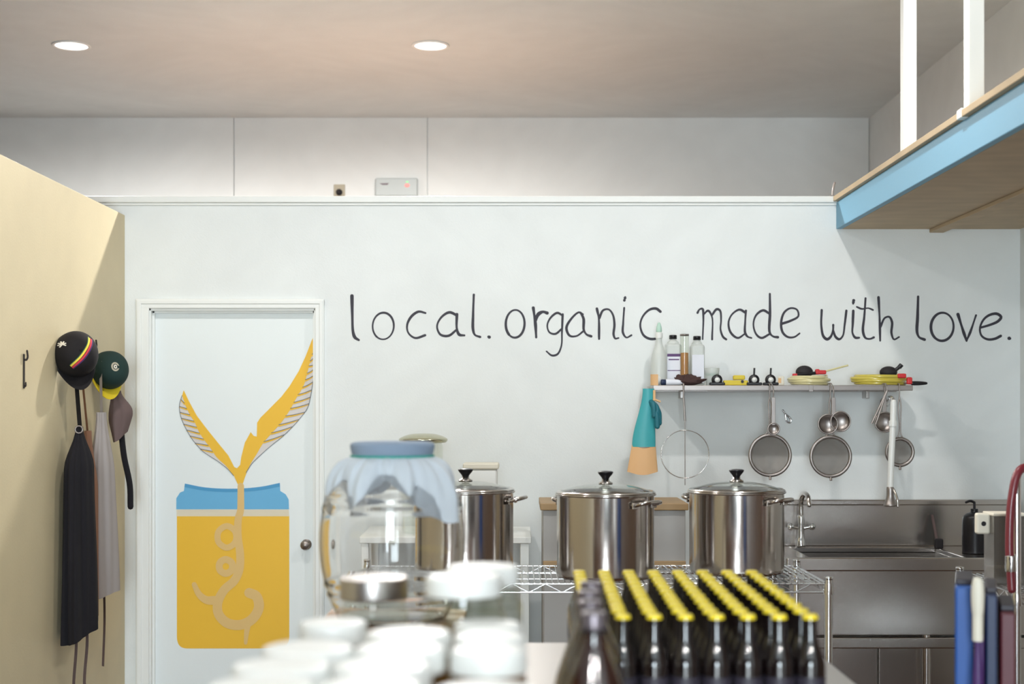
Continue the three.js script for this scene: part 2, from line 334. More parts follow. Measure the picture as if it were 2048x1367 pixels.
  for (let i = 0; i < 9; i++) {
    const yz = 612 + i * 52, a = nearestY(li, zA([0, yz + 8])[1]), b = nearestY(lo, zA([0, yz - 18])[1]);
    barbs.push(stroke([a, [(a[0] + b[0]) / 2, (a[1] + b[1]) / 2], b], px(1.2), { n: 8 }));
    gold.push(stroke([a, b].map(([x, y]) => [x, y - px(1.9)]), (k) => px(3.2 - 2.2 * k), { n: 8 }));
  }
  barbs.push(stroke(lo.filter((_, i) => i % 5 === 0), px(1.1), { n: 60 }));
  lay('painted_feather_barbs', gold, M.muralYellow, 3);
  lay('painted_feather_lines', barbs, M.muralLine, 4);
}

// slogan painted on the wall, letter by letter
{
  const zA = ([x, y]) => P(680 + x / 2.926, 560 + y / 2.926, D).slice(0, 2), zB = ([x, y]) => P(1300 + x / 2.738, 560 + y / 2.738, D).slice(0, 2);
  const wob = (k) => (t) => 1 + 0.16 * Math.sin(t * 9 + k * 1.7) - 0.12 * t;
  let k = 0;
  function letter(f, base, parts) {
    const geos = parts.map(([pts, w = 1, closed]) => { k++; const wf = wob(k); return stroke(pts.map(f), (t) => base * w * wf(t), { closed, n: closed ? 56 : 40, z: 0.0003 * (k % 3) }); });
    mesh('painted_letter', join(geos).translate(0, 0, -D + 0.0008), M.letterPaint, wallBack);
  }
  const ring = (cx, cy, rx, ry, tilt = 0.1) => Array.from({ length: 14 }, (_, i) => { const a = i / 14 * Math.PI * 2 + 2.2, x = Math.cos(a) * rx, y = Math.sin(a) * ry; return [cx + x + tilt * -y * 0.2, cy + y]; });
  const A = 0.0118, B = 0.0108;
  letter(zA, A, [[[[70, 92], [72, 200], [77, 305], [88, 335], [110, 350]], 1.3]]);
  letter(zA, A, [[ring(253, 268, 62, 78), 0.85, true]]);
  letter(zA, A, [[[[500, 192], [460, 184], [418, 212], [393, 262], [400, 308], [440, 338], [498, 322]], 1]]);
  letter(zA, A, [[[[683, 205], [640, 188], [592, 218], [568, 270], [588, 318], [635, 325], [682, 290]], 1], [[[684, 200], [684, 285], [698, 318], [728, 323]], 1.15]]);
  letter(zA, A, [[[[783, 85], [779, 200], [779, 290], [790, 320], [820, 332]], 1.1]]);
  letter(zA, A, [[[[870, 331], [874, 333]], 1.3]]);
  letter(zA, A, [[ring(1025, 255, 55, 81), 0.95, true]]);
  letter(zA, A, [[[[1131, 162], [1143, 250], [1148, 334]], 1.25], [[[1145, 235], [1160, 200], [1188, 185], [1212, 192]], 1.4]]);
  letter(zA, A, [[[[1300, 205], [1272, 191], [1232, 220], [1213, 265], [1226, 305], [1260, 314], [1297, 285]], 0.85], [[[1303, 200], [1299, 300], [1295, 385], [1272, 433], [1240, 440], [1208, 416]], 0.85]]);
  letter(zA, A, [[[[1420, 200], [1398, 188], [1350, 230], [1325, 280], [1345, 325], [1385, 326], [1424, 298]], 1], [[[1408, 190], [1425, 225], [1427, 292], [1444, 318], [1470, 328]], 1.05]]);
  letter(zA, A, [[[[1503, 166], [1514, 220], [1516, 343]], 1], [[[1517, 222], [1540, 176], [1572, 171], [1596, 200], [1606, 260], [1601, 318], [1611, 341], [1630, 338]], 0.95]]);
  letter(zA, A, [[[[1663, 162], [1657, 250], [1656, 308], [1676, 335], [1705, 322]], 0.9], [[[1669, 100], [1664, 118]], 1.1]]);
  letter(zA, A, [[[[1875, 184], [1850, 166], [1810, 173], [1770, 215], [1757, 265], [1775, 320], [1810, 342], [1850, 341], [1880, 320]], 1]]);
  letter(zB, B, [[[[260, 178], [271, 160], [287, 157], [292, 200], [288, 323]], 1], [[[291, 190], [318, 167], [339, 200], [340, 324]], 0.95], [[[340, 190], [365, 159], [383, 166], [389, 220], [386, 270], [400, 310], [417, 324]], 1]]);
  letter(zB, B, [[[[520, 176], [490, 161], [450, 186], [430, 230], [441, 285], [480, 316], [520, 293]], 1], [[[525, 167], [521, 230], [521, 288], [535, 309], [555, 316]], 1.05]]);
  letter(zB, B, [[[[656, 75], [657, 180], [656, 288], [675, 308], [700, 312]], 1.15], [[[652, 182], [620, 165], [582, 190], [566, 240], [581, 295], [610, 316], [652, 296]], 1]]);
  letter(zB, B, [[[[722, 238], [770, 222], [812, 197], [805, 162], [770, 153], [735, 176], [718, 230], [726, 285], [755, 311], [790, 311], [819, 291]], 1.05]]);
  letter(zB, B, [[[[940, 164], [938, 250], [950, 308], [970, 323], [990, 308], [1002, 272], [1003, 245]], 1.2], [[[1003, 275], [1016, 310], [1036, 323], [1055, 305], [1066, 240], [1075, 167]], 1.05]]);
  letter(zB, B, [[[[1113, 168], [1110, 240], [1109, 290], [1124, 314], [1145, 315]], 1.1], [[[1115, 111], [1112, 128]], 1.3]]);
  letter(zB, B, [[[[1180, 99], [1173, 200], [1166, 280], [1180, 316], [1205, 321], [1225, 313]], 1.1], [[[1132, 146], [1160, 157], [1195, 153], [1221, 163]], 0.8]]);
  letter(zB, B, [[[[1251, 94], [1257, 210], [1260, 331]], 1.1], [[[1262, 255], [1285, 207], [1310, 201], [1325, 230], [1322, 290], [1336, 324], [1363, 311]], 1.05]]);
  letter(zB, B, [[[[1468, 90], [1465, 200], [1463, 288], [1475, 313], [1503, 325]], 1.3]]);
  letter(zB, B, [[ring(1600, 255, 62, 77), 1.15, true]]);
  letter(zB, B, [[[[1686, 187], [1712, 270], [1733, 332]], 1.3], [[[1733, 330], [1752, 288], [1785, 192]], 1.1]]);
  letter(zB, B, [[[[1808, 260], [1860, 245], [1905, 225], [1922, 202], [1900, 184], [1860, 190], [1826, 216], [1806, 265], [1816, 305], [1850, 324], [1890, 320], [1920, 305]], 1.2]]);
  letter(zB, B, [[[[1966, 318], [1970, 319]], 1.5]]);
}

// mezzanine along the right wall
const XM = (1672 - CX) * D / F, MB = EYE + (CY - 458) * D / F, MT = EYE + (CY - 404) * D / F;
{
  const s = structure('mezzanine', 'blue edged mezzanine deck with white posts');
  const z0 = -D + 0.001, z1 = -2.2;
  mesh('fascia', span(XM, XM + 0.03, MB, MT, z0, z1, 0.004), M.fasciaBlue, s);
  const cut = [-D + 0.001, -4.97, -3.4, z1];
  for (let i = 0; i < 3; i++) mesh('deck_edge', span(XM - 0.018 - 0.003 * (i % 2), XM + 0.2, MT, MT + 0.026, cut[i] + 0.001, cut[i + 1] - 0.001, 0.003), M.deckEdge, s);
  mesh('edge_joint', span(XM - 0.024, XM + 0.01, MT - 0.002, MT + 0.032, -5.0, -4.95, 0.004), M.trimWhite, s);
  mesh('deck', span(XM + 0.2, XR, MT - 0.002, MT + 0.024, z0, z1, 0), M.deckEdge, s);
  for (let i = 0; i < 2; i++) mesh('soffit_panel', span(XM + 0.03, XR, MB, MB + 0.016, [z0, -4.6][i], [-4.603, z1][i], 0.001), M.deckEdge, s);
  mesh('soffit_batten', span(2.02, 2.09, MB - 0.018, MB, z0, z1, 0.003), M.deckEdge, s);
  mesh('end_beam', span(XM, XR, MB, MT, z1, z1 + 0.03, 0.003), M.fasciaBlue, s);
  for (const [px, w] of [[1817, 0.054], [1948, 0.056]]) { const x = XM + 0.03, d = x * F / (px - CX); mesh('post', span(x - w / 2, x + w / 2, MT + 0.026, CEIL, -d - w / 2, -d + w / 2, 0.004), M.trimWhite, s); }
  { const x = XM + 0.03; for (const d of [3.3, 2.3]) mesh('post', span(x - 0.028, x + 0.028, MT + 0.026, CEIL, -d - 0.028, -d + 0.028, 0.004), M.trimWhite, s); }
}

// ------------------------------------------------------------------ ceiling downlights
function downlight(x, d, label) {
  const t = thing('downlight', label, 'downlight', [x, CEIL, -d], 0, 'recessed ceiling downlights');
  mesh('rim', lathe([[0.088, -0.001], [0.104, -0.001], [0.107, -0.005], [0.102, -0.010], [0.090, -0.008], [0.088, -0.001]], 40), M.trimWhite, t);
  mesh('lamp_glow', lathe([[0, -0.006], [0.089, -0.006], [0.089, -0.002], [0, -0.002]], 40), M.lampGlow, t);
  const l = new THREE.SpotLight(new THREE.Color(1, 0.975, 0.94), d > 7 ? LAMP_POWER.far : LAMP_POWER.near, 0, 1.55, 0.4, 2);
  l.position.set(x, CEIL - 0.012, -d); l.target.position.set(x, 0, -d); l.castShadow = true; l.shadow.radius = 3; l.name = 'downlight_beam';
  scene.add(l, l.target);
}
downlight((143 - CX) * 8.0 / F, 8.0, 'round glowing downlight in the ceiling above the coat hook partition');
downlight((861 - CX) * 8.0 / F, 8.0, 'round glowing downlight in the ceiling above the middle wall joint');
for (const [x, d] of [[-1.0, 4.9], [1.02, 4.9], [-1.0, -1.2], [1.02, -1.2]])
  downlight(x, d, 'round glowing downlight in the ceiling over the kitchen floor');

// ------------------------------------------------------------------ boxes on the far wall
{
  const [x, y] = P(679, 381, DF);
  const t = thing('wall_socket', 'small square wall socket with a dark plug above the ledge', 'socket', [x, y, -DF]);
  mesh('plate', cbox(0.078, 0.085, 0.012, 0, 0, 0.006, 0.004), M.badgeGrey, t);
  mesh('plug', lathe([[0, 0.03], [0.012, 0.03], [0.012, 0.022], [0.021, 0.02], [0.022, 0], [0, 0]].reverse(), 20).rotateX(Math.PI / 2).translate(0.0, -0.014, 0.012), M.darkRubber, t);
  const [x2, y2] = P(794, 376, DF);
  const b = thing('alarm_box', 'pale grey wall box with a pink indicator light above the ledge', 'control box', [x2, y2, -DF]);
  mesh('casing', cbox(0.296, 0.13, 0.05, 0, 0, 0.025, 0.012), M.boxGrey, b);
  mesh('label_mark', poly([[-0.118, 0.026], [-0.052, 0.028], [-0.062, 0.014], [-0.098, 0.014]]).translate(0, 0, 0.0507), M.boxInk, b);
  mesh('panel_mark', span(-0.055, 0.05, -0.055, 0.0, 0.0495, 0.0512, 0.0005), M.boxGrey, b);
  mesh('indicator_light', new THREE.SphereGeometry(0.018, 16, 10).scale(1, 0.72, 0.5).translate(0.075, 0.012, 0.051), M.ledPink, b);
  mesh('indicator_light', new THREE.SphereGeometry(0.010, 12, 8).scale(1, 0.6, 0.5).translate(0.076, 0.036, 0.051), M.ledGreen, b);
}
{
  const [x, y] = [P(1664, 384, D)[0], WALLTOP + 0.032];
  const t = thing('metal_bracket', 'small bent metal bracket standing on the white ledge beside the mezzanine', 'bracket', [x, y, -D + 0.01]);
  mesh('upright', tube([[0, 0.003, 0], [0.004, 0.04, 0], [0.012, 0.066, -0.004]], 0.0055, 12, 8), M.steelDull, t);
  mesh('foot', cbox(0.03, 0.004, 0.02, 0, 0.002, 0, 0.001), M.steelDull, t);
}

// ------------------------------------------------------------------ hooks, caps and aprons on the partition (x = XP, facing +x)
const onPartition = (px, py) => { const d = -XP * F / (CX - px); return [XP, EYE + (CY - py) * d / F, -d]; };
function coatHook(px, py, label) {
  const t = thing('coat_hook', label, 'hook', onPartition(px, py), 0, 'coat hooks on the cream partition');
  mesh('back_plate', span(0, 0.004, -0.075, 0.06, -0.007, 0.007, 0.002), M.hookMetal, t);
  mesh('prong', tube([[0.003, 0.04, 0], [0.010, 0.036, 0], [0.016, 0.046, 0], [0.014, 0.072, 0]], 0.004, 16, 8), M.hookMetal, t);
  mesh('prong', tube([[0.003, -0.06, 0], [0.006, -0.068, 0], [0.009, -0.064, 0], [0.009, -0.052, 0]], 0.003, 14, 8), M.hookMetal, t);
  return t;
}
coatHook(47, 738, 'bare dark metal coat hook on the cream partition');
const hookA = coatHook(126, 705, 'dark coat hook mostly hidden behind the black cap'), hookB = coatHook(186, 712, 'dark coat hook rising beside the dark green cap');

function capShape(ry, rz, h) {                                            // crown: dome opening towards -z (the wall), bulging along +z
  return (u, v) => {
    const a = u * Math.PI * 2, s = Math.pow(Math.sin((1 - v) * Math.PI / 2), 0.82), k = Math.cos((1 - v) * Math.PI / 2);
    return [Math.cos(a) * rz * s, Math.sin(a) * ry * s * (1 + 0.05 * Math.cos(a)), h * Math.pow(k, 0.8) * (1 - 0.12 * Math.sin(a) * s)];
  };
}
function cap(name, label, pos, axis, roll, crownMat, brimMat, ry, rx, h) {
  const t = thing(name, label, 'cap', pos);
  const crown = capShape(ry, rx, h);
  mesh('crown', grid(crown, 48, 20, true), crownMat, t);
  mesh('sweatband', grid((u, v) => { const a = u * Math.PI * 2, k = 1.005 - 0.05 * v; return [Math.cos(a) * rx * k, Math.sin(a) * ry * k * (1 + 0.05 * Math.cos(a)), 0.002 + v * 0.03]; }, 40, 3, true), crownMat, t);
  // visor: curved plate hanging from the lower rim
  mesh('visor', join([0.0, 0.004].map((o) => grid((u, v) => {
    const a = -Math.PI / 2 + (u - 0.5) * 2.5, c = Math.cos((u - 0.5) * Math.PI), k = 1 + v * 0.6 * Math.pow(c, 0.7);
    return [Math.cos(a) * rx * (0.98 + 0.02 * v), Math.sin(a) * ry * k, 0.004 + o + 0.035 * v * c - 0.02 * v * (1 - c)];
  }, 24, 8))), brimMat, t);
  mesh('button', new THREE.SphereGeometry(0.008, 12, 8).scale(1, 1, 0.5).translate(0, 0, h), crownMat, t);
  const q = new THREE.Quaternion().setFromUnitVectors(new THREE.Vector3(0, 0, 1), V(axis).normalize());
  t.quaternion.copy(q).multiply(new THREE.Quaternion().setFromAxisAngle(new THREE.Vector3(0, 0, 1), roll));
  t.userData.crown = crown;
  return t;
}
function onCrown(crown, path, w, lift) {                                   // ribbon on the dome; path in (x, y) seen along the axis
  const pts = new THREE.CatmullRomCurve3(path.map(([x, y]) => new THREE.Vector3(x, y, 0))).getPoints(30);
  const find = (x, y, h, rx, ry) => { const s = Math.min(0.999, Math.hypot(x / rx, y / ry)); const m = Math.asin(Math.pow(s, 1 / 0.82)); return h * Math.pow(Math.cos(m), 0.8) * (1 - 0.12 * (y / ry)); };
  const { h, rx, ry } = crown;
  const pos = [], idx = [];
  pts.forEach((p, i) => {
    const a = pts[Math.max(0, i - 1)], b = pts[Math.min(30, i + 1)], tx = b.x - a.x, ty = b.y - a.y, l = Math.hypot(tx, ty);
    for (const s of [-1, 1]) { const x = p.x - s * ty / l * w / 2, y = p.y + s * tx / l * w / 2; pos.push(x, y, find(x, y, h, rx, ry) + lift); }
  });
  for (let i = 0; i < 30; i++) { const a = i * 2; idx.push(a, a + 2, a + 1, a + 1, a + 2, a + 3); }
  const g = new THREE.BufferGeometry(); g.setAttribute('position', new THREE.Float32BufferAttribute(pos, 3)); g.setIndex(idx); g.computeVertexNormals(); return g;
}
{
  const dim = { ry: 0.098, rx: 0.092, h: 0.115 };
  const pos = P(150, 709, 6.02);
  pos[0] = XP + 0.058;
  const t = cap('black_cap', 'black cap with a yellow and red diagonal stripe hanging above the navy apron', pos, [0.5, 0.14, 0.85], 0.12, M.capBlack, M.capBlack, dim.ry, dim.rx, dim.h);
  const bands = [['stripeGreen', -0.0062, 0.003], ['stripeYellow', -0.001, 0.008], ['stripeRed', 0.0082, 0.008], ['stripePurple', 0.0145, 0.004]];
  for (const [m, o, w] of bands) mesh('stripe', onCrown(dim, [[0.052 + o, 0.066 - o * 0.2], [0.036 + o, 0.024 - o * 0.4], [-0.002 + o, -0.026 - o * 0.6], [-0.044 + o * 0.7, -0.062 - o * 0.7]], w, 0.0018), M[m], t);
  const leafs = []; for (let i = 0; i < 7; i++) { const a = -0.6 + i * 0.75, x = -0.066, y = 0.034; leafs.push(onCrown(dim, [[x, y], [x + Math.cos(a) * 0.008, y + Math.sin(a) * 0.009], [x + Math.cos(a) * 0.014, y + Math.sin(a) * 0.015]], 0.005, 0.002)); }
  mesh('emblem', join(leafs), M.emblemWhite, t);
}
{
  const dim = { ry: 0.088, rx: 0.085, h: 0.10 };
  const pos = P(222, 740, 6.5); pos[0] = XP + 0.06;
  const t = cap('green_cap', 'dark green cap with a round pale badge and yellow visor', pos, [0.66, 0.12, 0.74], -0.12, M.capGreen, M.brimYellow, dim.ry, dim.rx, dim.h);
  const disc = []; for (const [r, m, n] of [[0.020, 'badgeGrey', 1], [0.013, 'badgeDark', 2], [0.009, 'emblemWhite', 3]]) {
    const path = Array.from({ length: 16 }, (_, i) => { const a = i / 15 * Math.PI * 2; return [-0.012 + Math.cos(a) * r * 0.62, 0.0 + Math.sin(a) * r * 0.75]; });
    mesh('badge', onCrown(dim, path, r * 0.62, 0.0012 + 0.0006 * n), M[m], t);
  }
}
// a gathered garment: wavy closed cross-section hanging from a hook
function gathered(prof, y0, y1, folds, amp, slant = 0, nu = 96, nv = 30, ph = 0) {
  return grid((u, v) => {
    const a = u * Math.PI * 2, { cx, cz, ax, az } = prof(v), w = 1 + amp * (0.25 + 0.75 * v) * Math.sin(a * folds + ph + v * 1.3) + amp * 0.4 * Math.sin(a * (folds * 2 + 1) + ph * 2 + 1);
    return [Math.max(XP + 0.004, cx + Math.cos(a) * ax * w), y0 + (y1 - y0) * v + slant * v * Math.cos(a + 0.9), cz + Math.sin(a) * az * w];
  }, nu, nv, true);
}
const ease = (v) => v * v * (3 - 2 * v), mixv = (a, b, t) => a + (b - a) * t;
{
  const t = thing('apron', 'long dark navy apron hanging from a black neck strap', 'apron');
  const top = 1.50, bot = 0.625;
  mesh('skirt', gathered((v) => { const k = ease(Math.min(1, v * 5)), j = ease(v); return { cx: XP + 0.075 + 0.005 * j, cz: -6.03, ax: mixv(0.012, 0.052, k) + 0.010 * j, az: mixv(0.03, 0.10, k) + 0.03 * j }; }, top, bot, 5, 0.16, 0.035), M.navyCloth, t);
  const [sx, sy, sz] = [XP + 0.055, 1.70, -6.05];
  mesh('neck_strap', [grid((u, v) => { const y = mixv(1.70, 1.485, v), x = mixv(sx, XP + 0.078, v); return [x + (u - 0.5) * 0.022, y, sz + 0.02 * v + (u - 0.5) * 0.012]; }, 2, 8), grid((u, v) => { const y = mixv(1.70, 1.485, v), x = mixv(sx, XP + 0.066, v); return [x - 0.004 + (u - 0.5) * 0.012, y, sz - 0.02 * v + (u - 0.5) * 0.03]; }, 2, 8)], M.capBlack, t);
  mesh('buckle', new THREE.TorusGeometry(0.015, 0.0035, 8, 24).rotateY(0.5).translate(XP + 0.082, 1.488, -6.0), M.steelDull, t);
  for (const [x, z, y] of [[XP + 0.05, -6.05, 0.36], [XP + 0.105, -6.02, 0.40]]) mesh('tie', grid((u, v) => [x + (u - 0.5) * 0.016 + 0.006 * Math.sin(v * 5), mixv(0.70, y, v), z + (u - 0.5) * 0.012], 2, 12), M.taupeCloth, t);
}
{
  const t = thing('apron', 'light grey linen apron hanging beside the navy apron', 'apron');
  mesh('skirt', gathered((v) => { const k = ease(Math.min(1, v * 3)), j = ease(v); return { cx: XP + 0.065, cz: -6.42 + 0.04 * (1 - v), ax: mixv(0.02, 0.045, k) + 0.012 * j, az: mixv(0.035, 0.085, k) + 0.03 * j }; }, 1.56, 0.745, 4, 0.14, 0.015, 96, 30, 1), M.greyCloth, t);
  mesh('neck_strap', grid((u, v) => [XP + mixv(0.05, 0.066, v) + (u - 0.5) * 0.018, mixv(1.79, 1.545, v), -6.42 + 0.04 * v + (u - 0.5) * 0.02], 2, 8), M.greyCloth, t);
  mesh('tie', grid((u, v) => [XP + 0.07 + (u - 0.5) * 0.014 + 0.004 * Math.sin(v * 4), mixv(0.80, 0.42, v), -6.4 + (u - 0.5) * 0.012], 2, 10), M.taupeCloth, t);
}
{
  const t = thing('apron', 'rust brown apron edge showing between the navy and grey aprons', 'apron');
  mesh('skirt', gathered((v) => { const k = ease(Math.min(1, v * 3)); return { cx: XP + 0.048, cz: -6.235, ax: mixv(0.015, 0.04, k), az: mixv(0.02, 0.045, k) }; }, 1.48, 0.66, 3, 0.12, 0.01, 72, 24, 2), M.rustCloth, t);
  mesh('neck_strap', grid((u, v) => [XP + mixv(0.03, 0.048, v) + (u - 0.5) * 0.014, mixv(1.76, 1.47, v), -6.2 - 0.035 * v + (u - 0.5) * 0.015], 2, 8), M.rustCloth, t);
}
{
  const t = thing('apron', 'taupe folded apron with a dark tie hanging under the green cap', 'apron');
  mesh('bib', gathered((v) => { const k = ease(Math.min(1, v * 2)); return { cx: XP + 0.065 + 0.02 * k, cz: -6.62, ax: mixv(0.02, 0.05, k) * (1 - 0.45 * Math.max(0, v - 0.6) / 0.4), az: mixv(0.03, 0.06, k) }; }, 1.66, 1.45, 3, 0.12, 0.03, 72, 16, 0.4), M.taupeCloth, t);
  mesh('neck_strap', grid((u, v) => [XP + mixv(0.045, 0.066, v) + (u - 0.5) * 0.018, mixv(1.78, 1.64, v), -6.5 - 0.11 * v + (u - 0.5) * 0.02], 2, 6), M.taupeCloth, t);
  mesh('tie', tube([[XP + 0.085, 1.50, -6.62], [XP + 0.10, 1.36, -6.62], [XP + 0.125, 1.22, -6.63], [XP + 0.128, 1.12, -6.63]], 0.014, 20, 8), M.navyCloth, t);
}

// ------------------------------------------------------------------ wall shelf and what stands on it
const SX0 = (1306 - CX) * 6.7 / F, SX1 = (1826 - CX) * 6.7 / F, SY = EYE + (CY - 770) * 6.7 / F;
{
  const t = thing('wall_shelf', 'narrow slatted steel wall shelf under the slogan', 'shelf', [SX0, SY, -D]);
  const L = SX1 - SX0;
  mesh('front_rail', span(0, L, -0.025, 0, 0.288, 0.3, 0.003), M.steelDull, t);
  mesh('rail_joint', span(L * 0.60, L * 0.60 + 0.02, -0.031, 0.001, 0.287, 0.3025, 0.002), M.steelDull, t);
  mesh('back_rail', span(0, L, -0.028, 0, 0.001, 0.012, 0.003), M.steelBrushed, t);
  const slat = span(0, L - 0.006, -0.012, 0, -0.016, 0.016, 0.002);
  for (let i = 0; i < 7; i++) { const m = mesh('slat', slat, M.steelBrushed, t); m.position.set(0.003, 0, 0.032 + i * 0.0395); }
  for (const x of [0.004, 0.29, 0.60, 0.9, L - 0.022]) mesh('cross_bar', span(x, x + 0.018, -0.024, -0.012, 0.012, 0.288, 0.002), M.steelBrushed, t);
  for (const x of [0.16, L - 0.16]) mesh('bracket', span(x - 0.008, x + 0.008, -0.06, -0.024, 0.0, 0.09, 0.003), M.steelBrushed, t);
}
const onShelf = (px, d = 6.8) => [(px - CX) * d / F, SY, -d];
const S = 6.8 / F;                                                        // metres per photo pixel on the shelf
{
  const t = thing('spray_bottle', 'frosted spray bottle with a pale green nozzle on the shelf end', 'bottle', onShelf(1318));
  mesh('body', smoothLathe([[0, 0], [0.036, 0.001], [0.038, 0.02], [0.038, 0.12], [0.03, 0.16], [0.016, 0.2], [0.014, 0.23]], 32, 40), M.frosted, t);
  mesh('neck_collar', lathe([[0.0145, 0.225], [0.017, 0.227], [0.017, 0.25], [0.012, 0.255], [0, 0.255]], 24), M.lidWhite, t);
  mesh('nozzle', smoothLathe([[0.012, 0.255], [0.014, 0.262], [0.012, 0.28], [0.006, 0.298], [0, 0.302]], 20, 16), M.mint, t);
}
function jugBottle(px, w, dep, h, name, label, labelMat, print) {
  const t = thing(name, label, 'bottle', onShelf(px, 6.84));
  mesh('body', [span(-w / 2, w / 2, 0, h * 0.83, -dep / 2, dep / 2, 0.014), smoothLathe([[w * 0.42, h * 0.80], [w * 0.36, h * 0.86], [0.014, h * 0.91], [0.013, h * 0.93], [0, h * 0.93]], 24, 16)], M.frosted, t);
  mesh('screw_cap', lathe([[0, h], [0.017, h], [0.0185, h - 0.003], [0.0185, h * 0.92], [0, h * 0.92]].reverse(), 24), M.blackPlastic, t);
  const lb = mesh('paper_label', span(-w * 0.42, w * 0.42, h * 0.06, h * 0.62, dep / 2 - 0.001, dep / 2 + 0.001, 0.0008), labelMat, t);
  if (print) mesh('label_print', [span(-w * 0.42, w * 0.42, h * 0.57, h * 0.625, dep / 2, dep / 2 + 0.0016, 0.0004), span(-w * 0.34, w * 0.34, h * 0.50, h * 0.525, dep / 2, dep / 2 + 0.0016, 0.0004), span(-w * 0.40, w * 0.40, h * 0.29, h * 0.305, dep / 2, dep / 2 + 0.0016, 0.0004)], M.labelPurple, lb);
  return t;
}
jugBottle(1346, 0.075, 0.075, 0.243, 'jug_bottle', 'frosted black capped bottle with a purple banded label', M.labelWhite, true);
jugBottle(1394, 0.068, 0.075, 0.238, 'jug_bottle', 'frosted black capped bottle with a plain pale label', M.labelWhite, false);
{
  const t = thing('spice_tube', 'tall clear tube half filled with cinnamon brown sticks', 'tube', onShelf(1369, 6.79));
  mesh('tube_wall', lathe([[0, 0.001], [0.021, 0.001], [0.021, 0.235], [0.019, 0.24]], 24), M.thinGlass, t);
  mesh('contents', lathe([[0, 0.003], [0.0185, 0.003], [0.0185, 0.155], [0, 0.158]], 20), M.cinnamon, t);
  mesh('tube_cap', lathe([[0, 0.245], [0.0215, 0.245], [0.0215, 0.236], [0, 0.236]].reverse(), 24), M.steelDull, t);
}
{
  const t = thing('cleaning_rag', 'crumpled dark brown rag on the shelf', 'rag', onShelf(1378, 6.735));
  const g = new THREE.SphereGeometry(0.066, 40, 20); const p = g.attributes.position;
  for (let i = 0; i < p.count; i++) { const x = p.getX(i), y = p.getY(i), z = p.getZ(i), k = 1 + 0.5 * noise.noise(x * 38 + 3, y * 38, z * 38); p.setXYZ(i, x * k, Math.max(0, (y + 0.066) * 0.34 * k * (1 - 1.6 * x)), Math.max(-0.03, Math.min(0.03, z * 0.5 * k))); }
  g.computeVertexNormals(); mesh('folds', g, M.brownRag, t);
}
{
  const t = thing('squeeze_tube', 'white squeeze tube with a navy cap lying on the shelf', 'tube', onShelf(1331, 6.72));
  mesh('body', smoothLathe([[0, 0], [0.014, 0.002], [0.014, 0.03], [0.012, 0.07], [0.004, 0.085]], 20, 20).rotateZ(-Math.PI / 2).translate(0.0, 0.0146, 0), M.labelWhite, t);
  mesh('tube_cap', lathe([[0, -0.022], [0.012, -0.022], [0.0135, -0.018], [0.0135, 0.002], [0, 0.002]], 20).rotateZ(-Math.PI / 2).translate(0.0, 0.0146, 0), M.navyPlastic, t);
}
{
  const t = thing('sponge_ball', 'round white sponge in a peach holder at the shelf end', 'sponge', onShelf(1308, 6.735));
  mesh('sponge', new THREE.SphereGeometry(0.026, 20, 14).scale(1, 0.95, 0.9).translate(0.012, 0.0249, 0), M.lidWhite, t);
  mesh('holder', grid((u, v) => { const a = -2.2 + u * 2.6; return [0.012 + Math.cos(a + 3.6) * 0.029, mixv(0.0, 0.052, v), Math.sin(a + 3.6) * 0.028]; }, 16, 6), M.peach, t);
}
{
  const t = thing('plastic_cup', 'small clear cup with a green stripe on the shelf', 'cup', onShelf(1424));
  mesh('cup_wall', lathe([[0, 0.001], [0.028, 0.001], [0.036, 0.083], [0.035, 0.084], [0.027, 0.004]], 28), M.frosted, t);
  mesh('stripe', lathe([[0.0318, 0.046], [0.0328, 0.058], [0.0332, 0.058], [0.0322, 0.046]], 28), M.greenPrint, t);
}
function spigot(px, label, stem) {
  const t = thing('drum_tap', label, 'tap', onShelf(px, 6.73), 0, 'black drum taps on the wall shelf');
  mesh('flange', lathe([[0.012, 0.012], [0.024, 0.010], [0.026, 0.0], [0.024, -0.01], [0.012, -0.012]], 28).rotateX(Math.PI / 2).translate(0, 0.026, 0), M.blackPlastic, t);
  mesh('nut', lathe([[0, 0.016], [0.012, 0.014], [0.0135, 0.0], [0.0135, -0.02], [0, -0.02]].reverse(), 20).rotateX(Math.PI / 2).translate(0, 0.026, 0.004), M.lidWhite, t);
  mesh('base_clip', span(-0.036, 0.036, 0, 0.014, -0.02, 0.02, 0.005), M.blackPlastic, t);
  if (stem) mesh('lever', rod([0, 0.045, 0], [0.002, 0.082, 0], 0.0045), M.blackPlastic, t);
}
spigot(1434, 'black drum tap with a white centre beside the green striped cup', false);
spigot(1508, 'black drum tap with an upright lever right beside the yellow clamp', true);
spigot(1541, 'black drum tap with an upright lever beside the pink sachet', true);
{
  const t = thing('spring_clamp', 'yellow plastic spring clamp lying between the black taps', 'clamp', onShelf(1471, 6.74));
  mesh('jaw', span(-0.058, 0.058, 0, 0.024, -0.014, 0.014, 0.005), M.yellowPlastic, t);
  mesh('jaw', cbox(0.056, 0.022, 0.026, 0.016, 0.037, 0, 0.006), M.yellowPlastic, t);
  mesh('pivot', rod([0.03, 0.018, -0.018], [0.03, 0.018, 0.018], 0.007), M.blackPlastic, t);
}
{
  const t = thing('sachet', 'small pink and white sachet leaning beside the taps', 'sachet', onShelf(1562, 6.80));
  mesh('packet', cbox(0.03, 0.045, 0.012, 0, 0.0225, 0, 0.005), M.ivory, t);
  mesh('print', span(-0.014, 0.0, 0.012, 0.036, 0.005, 0.0066, 0.0005), M.peach, t);
}
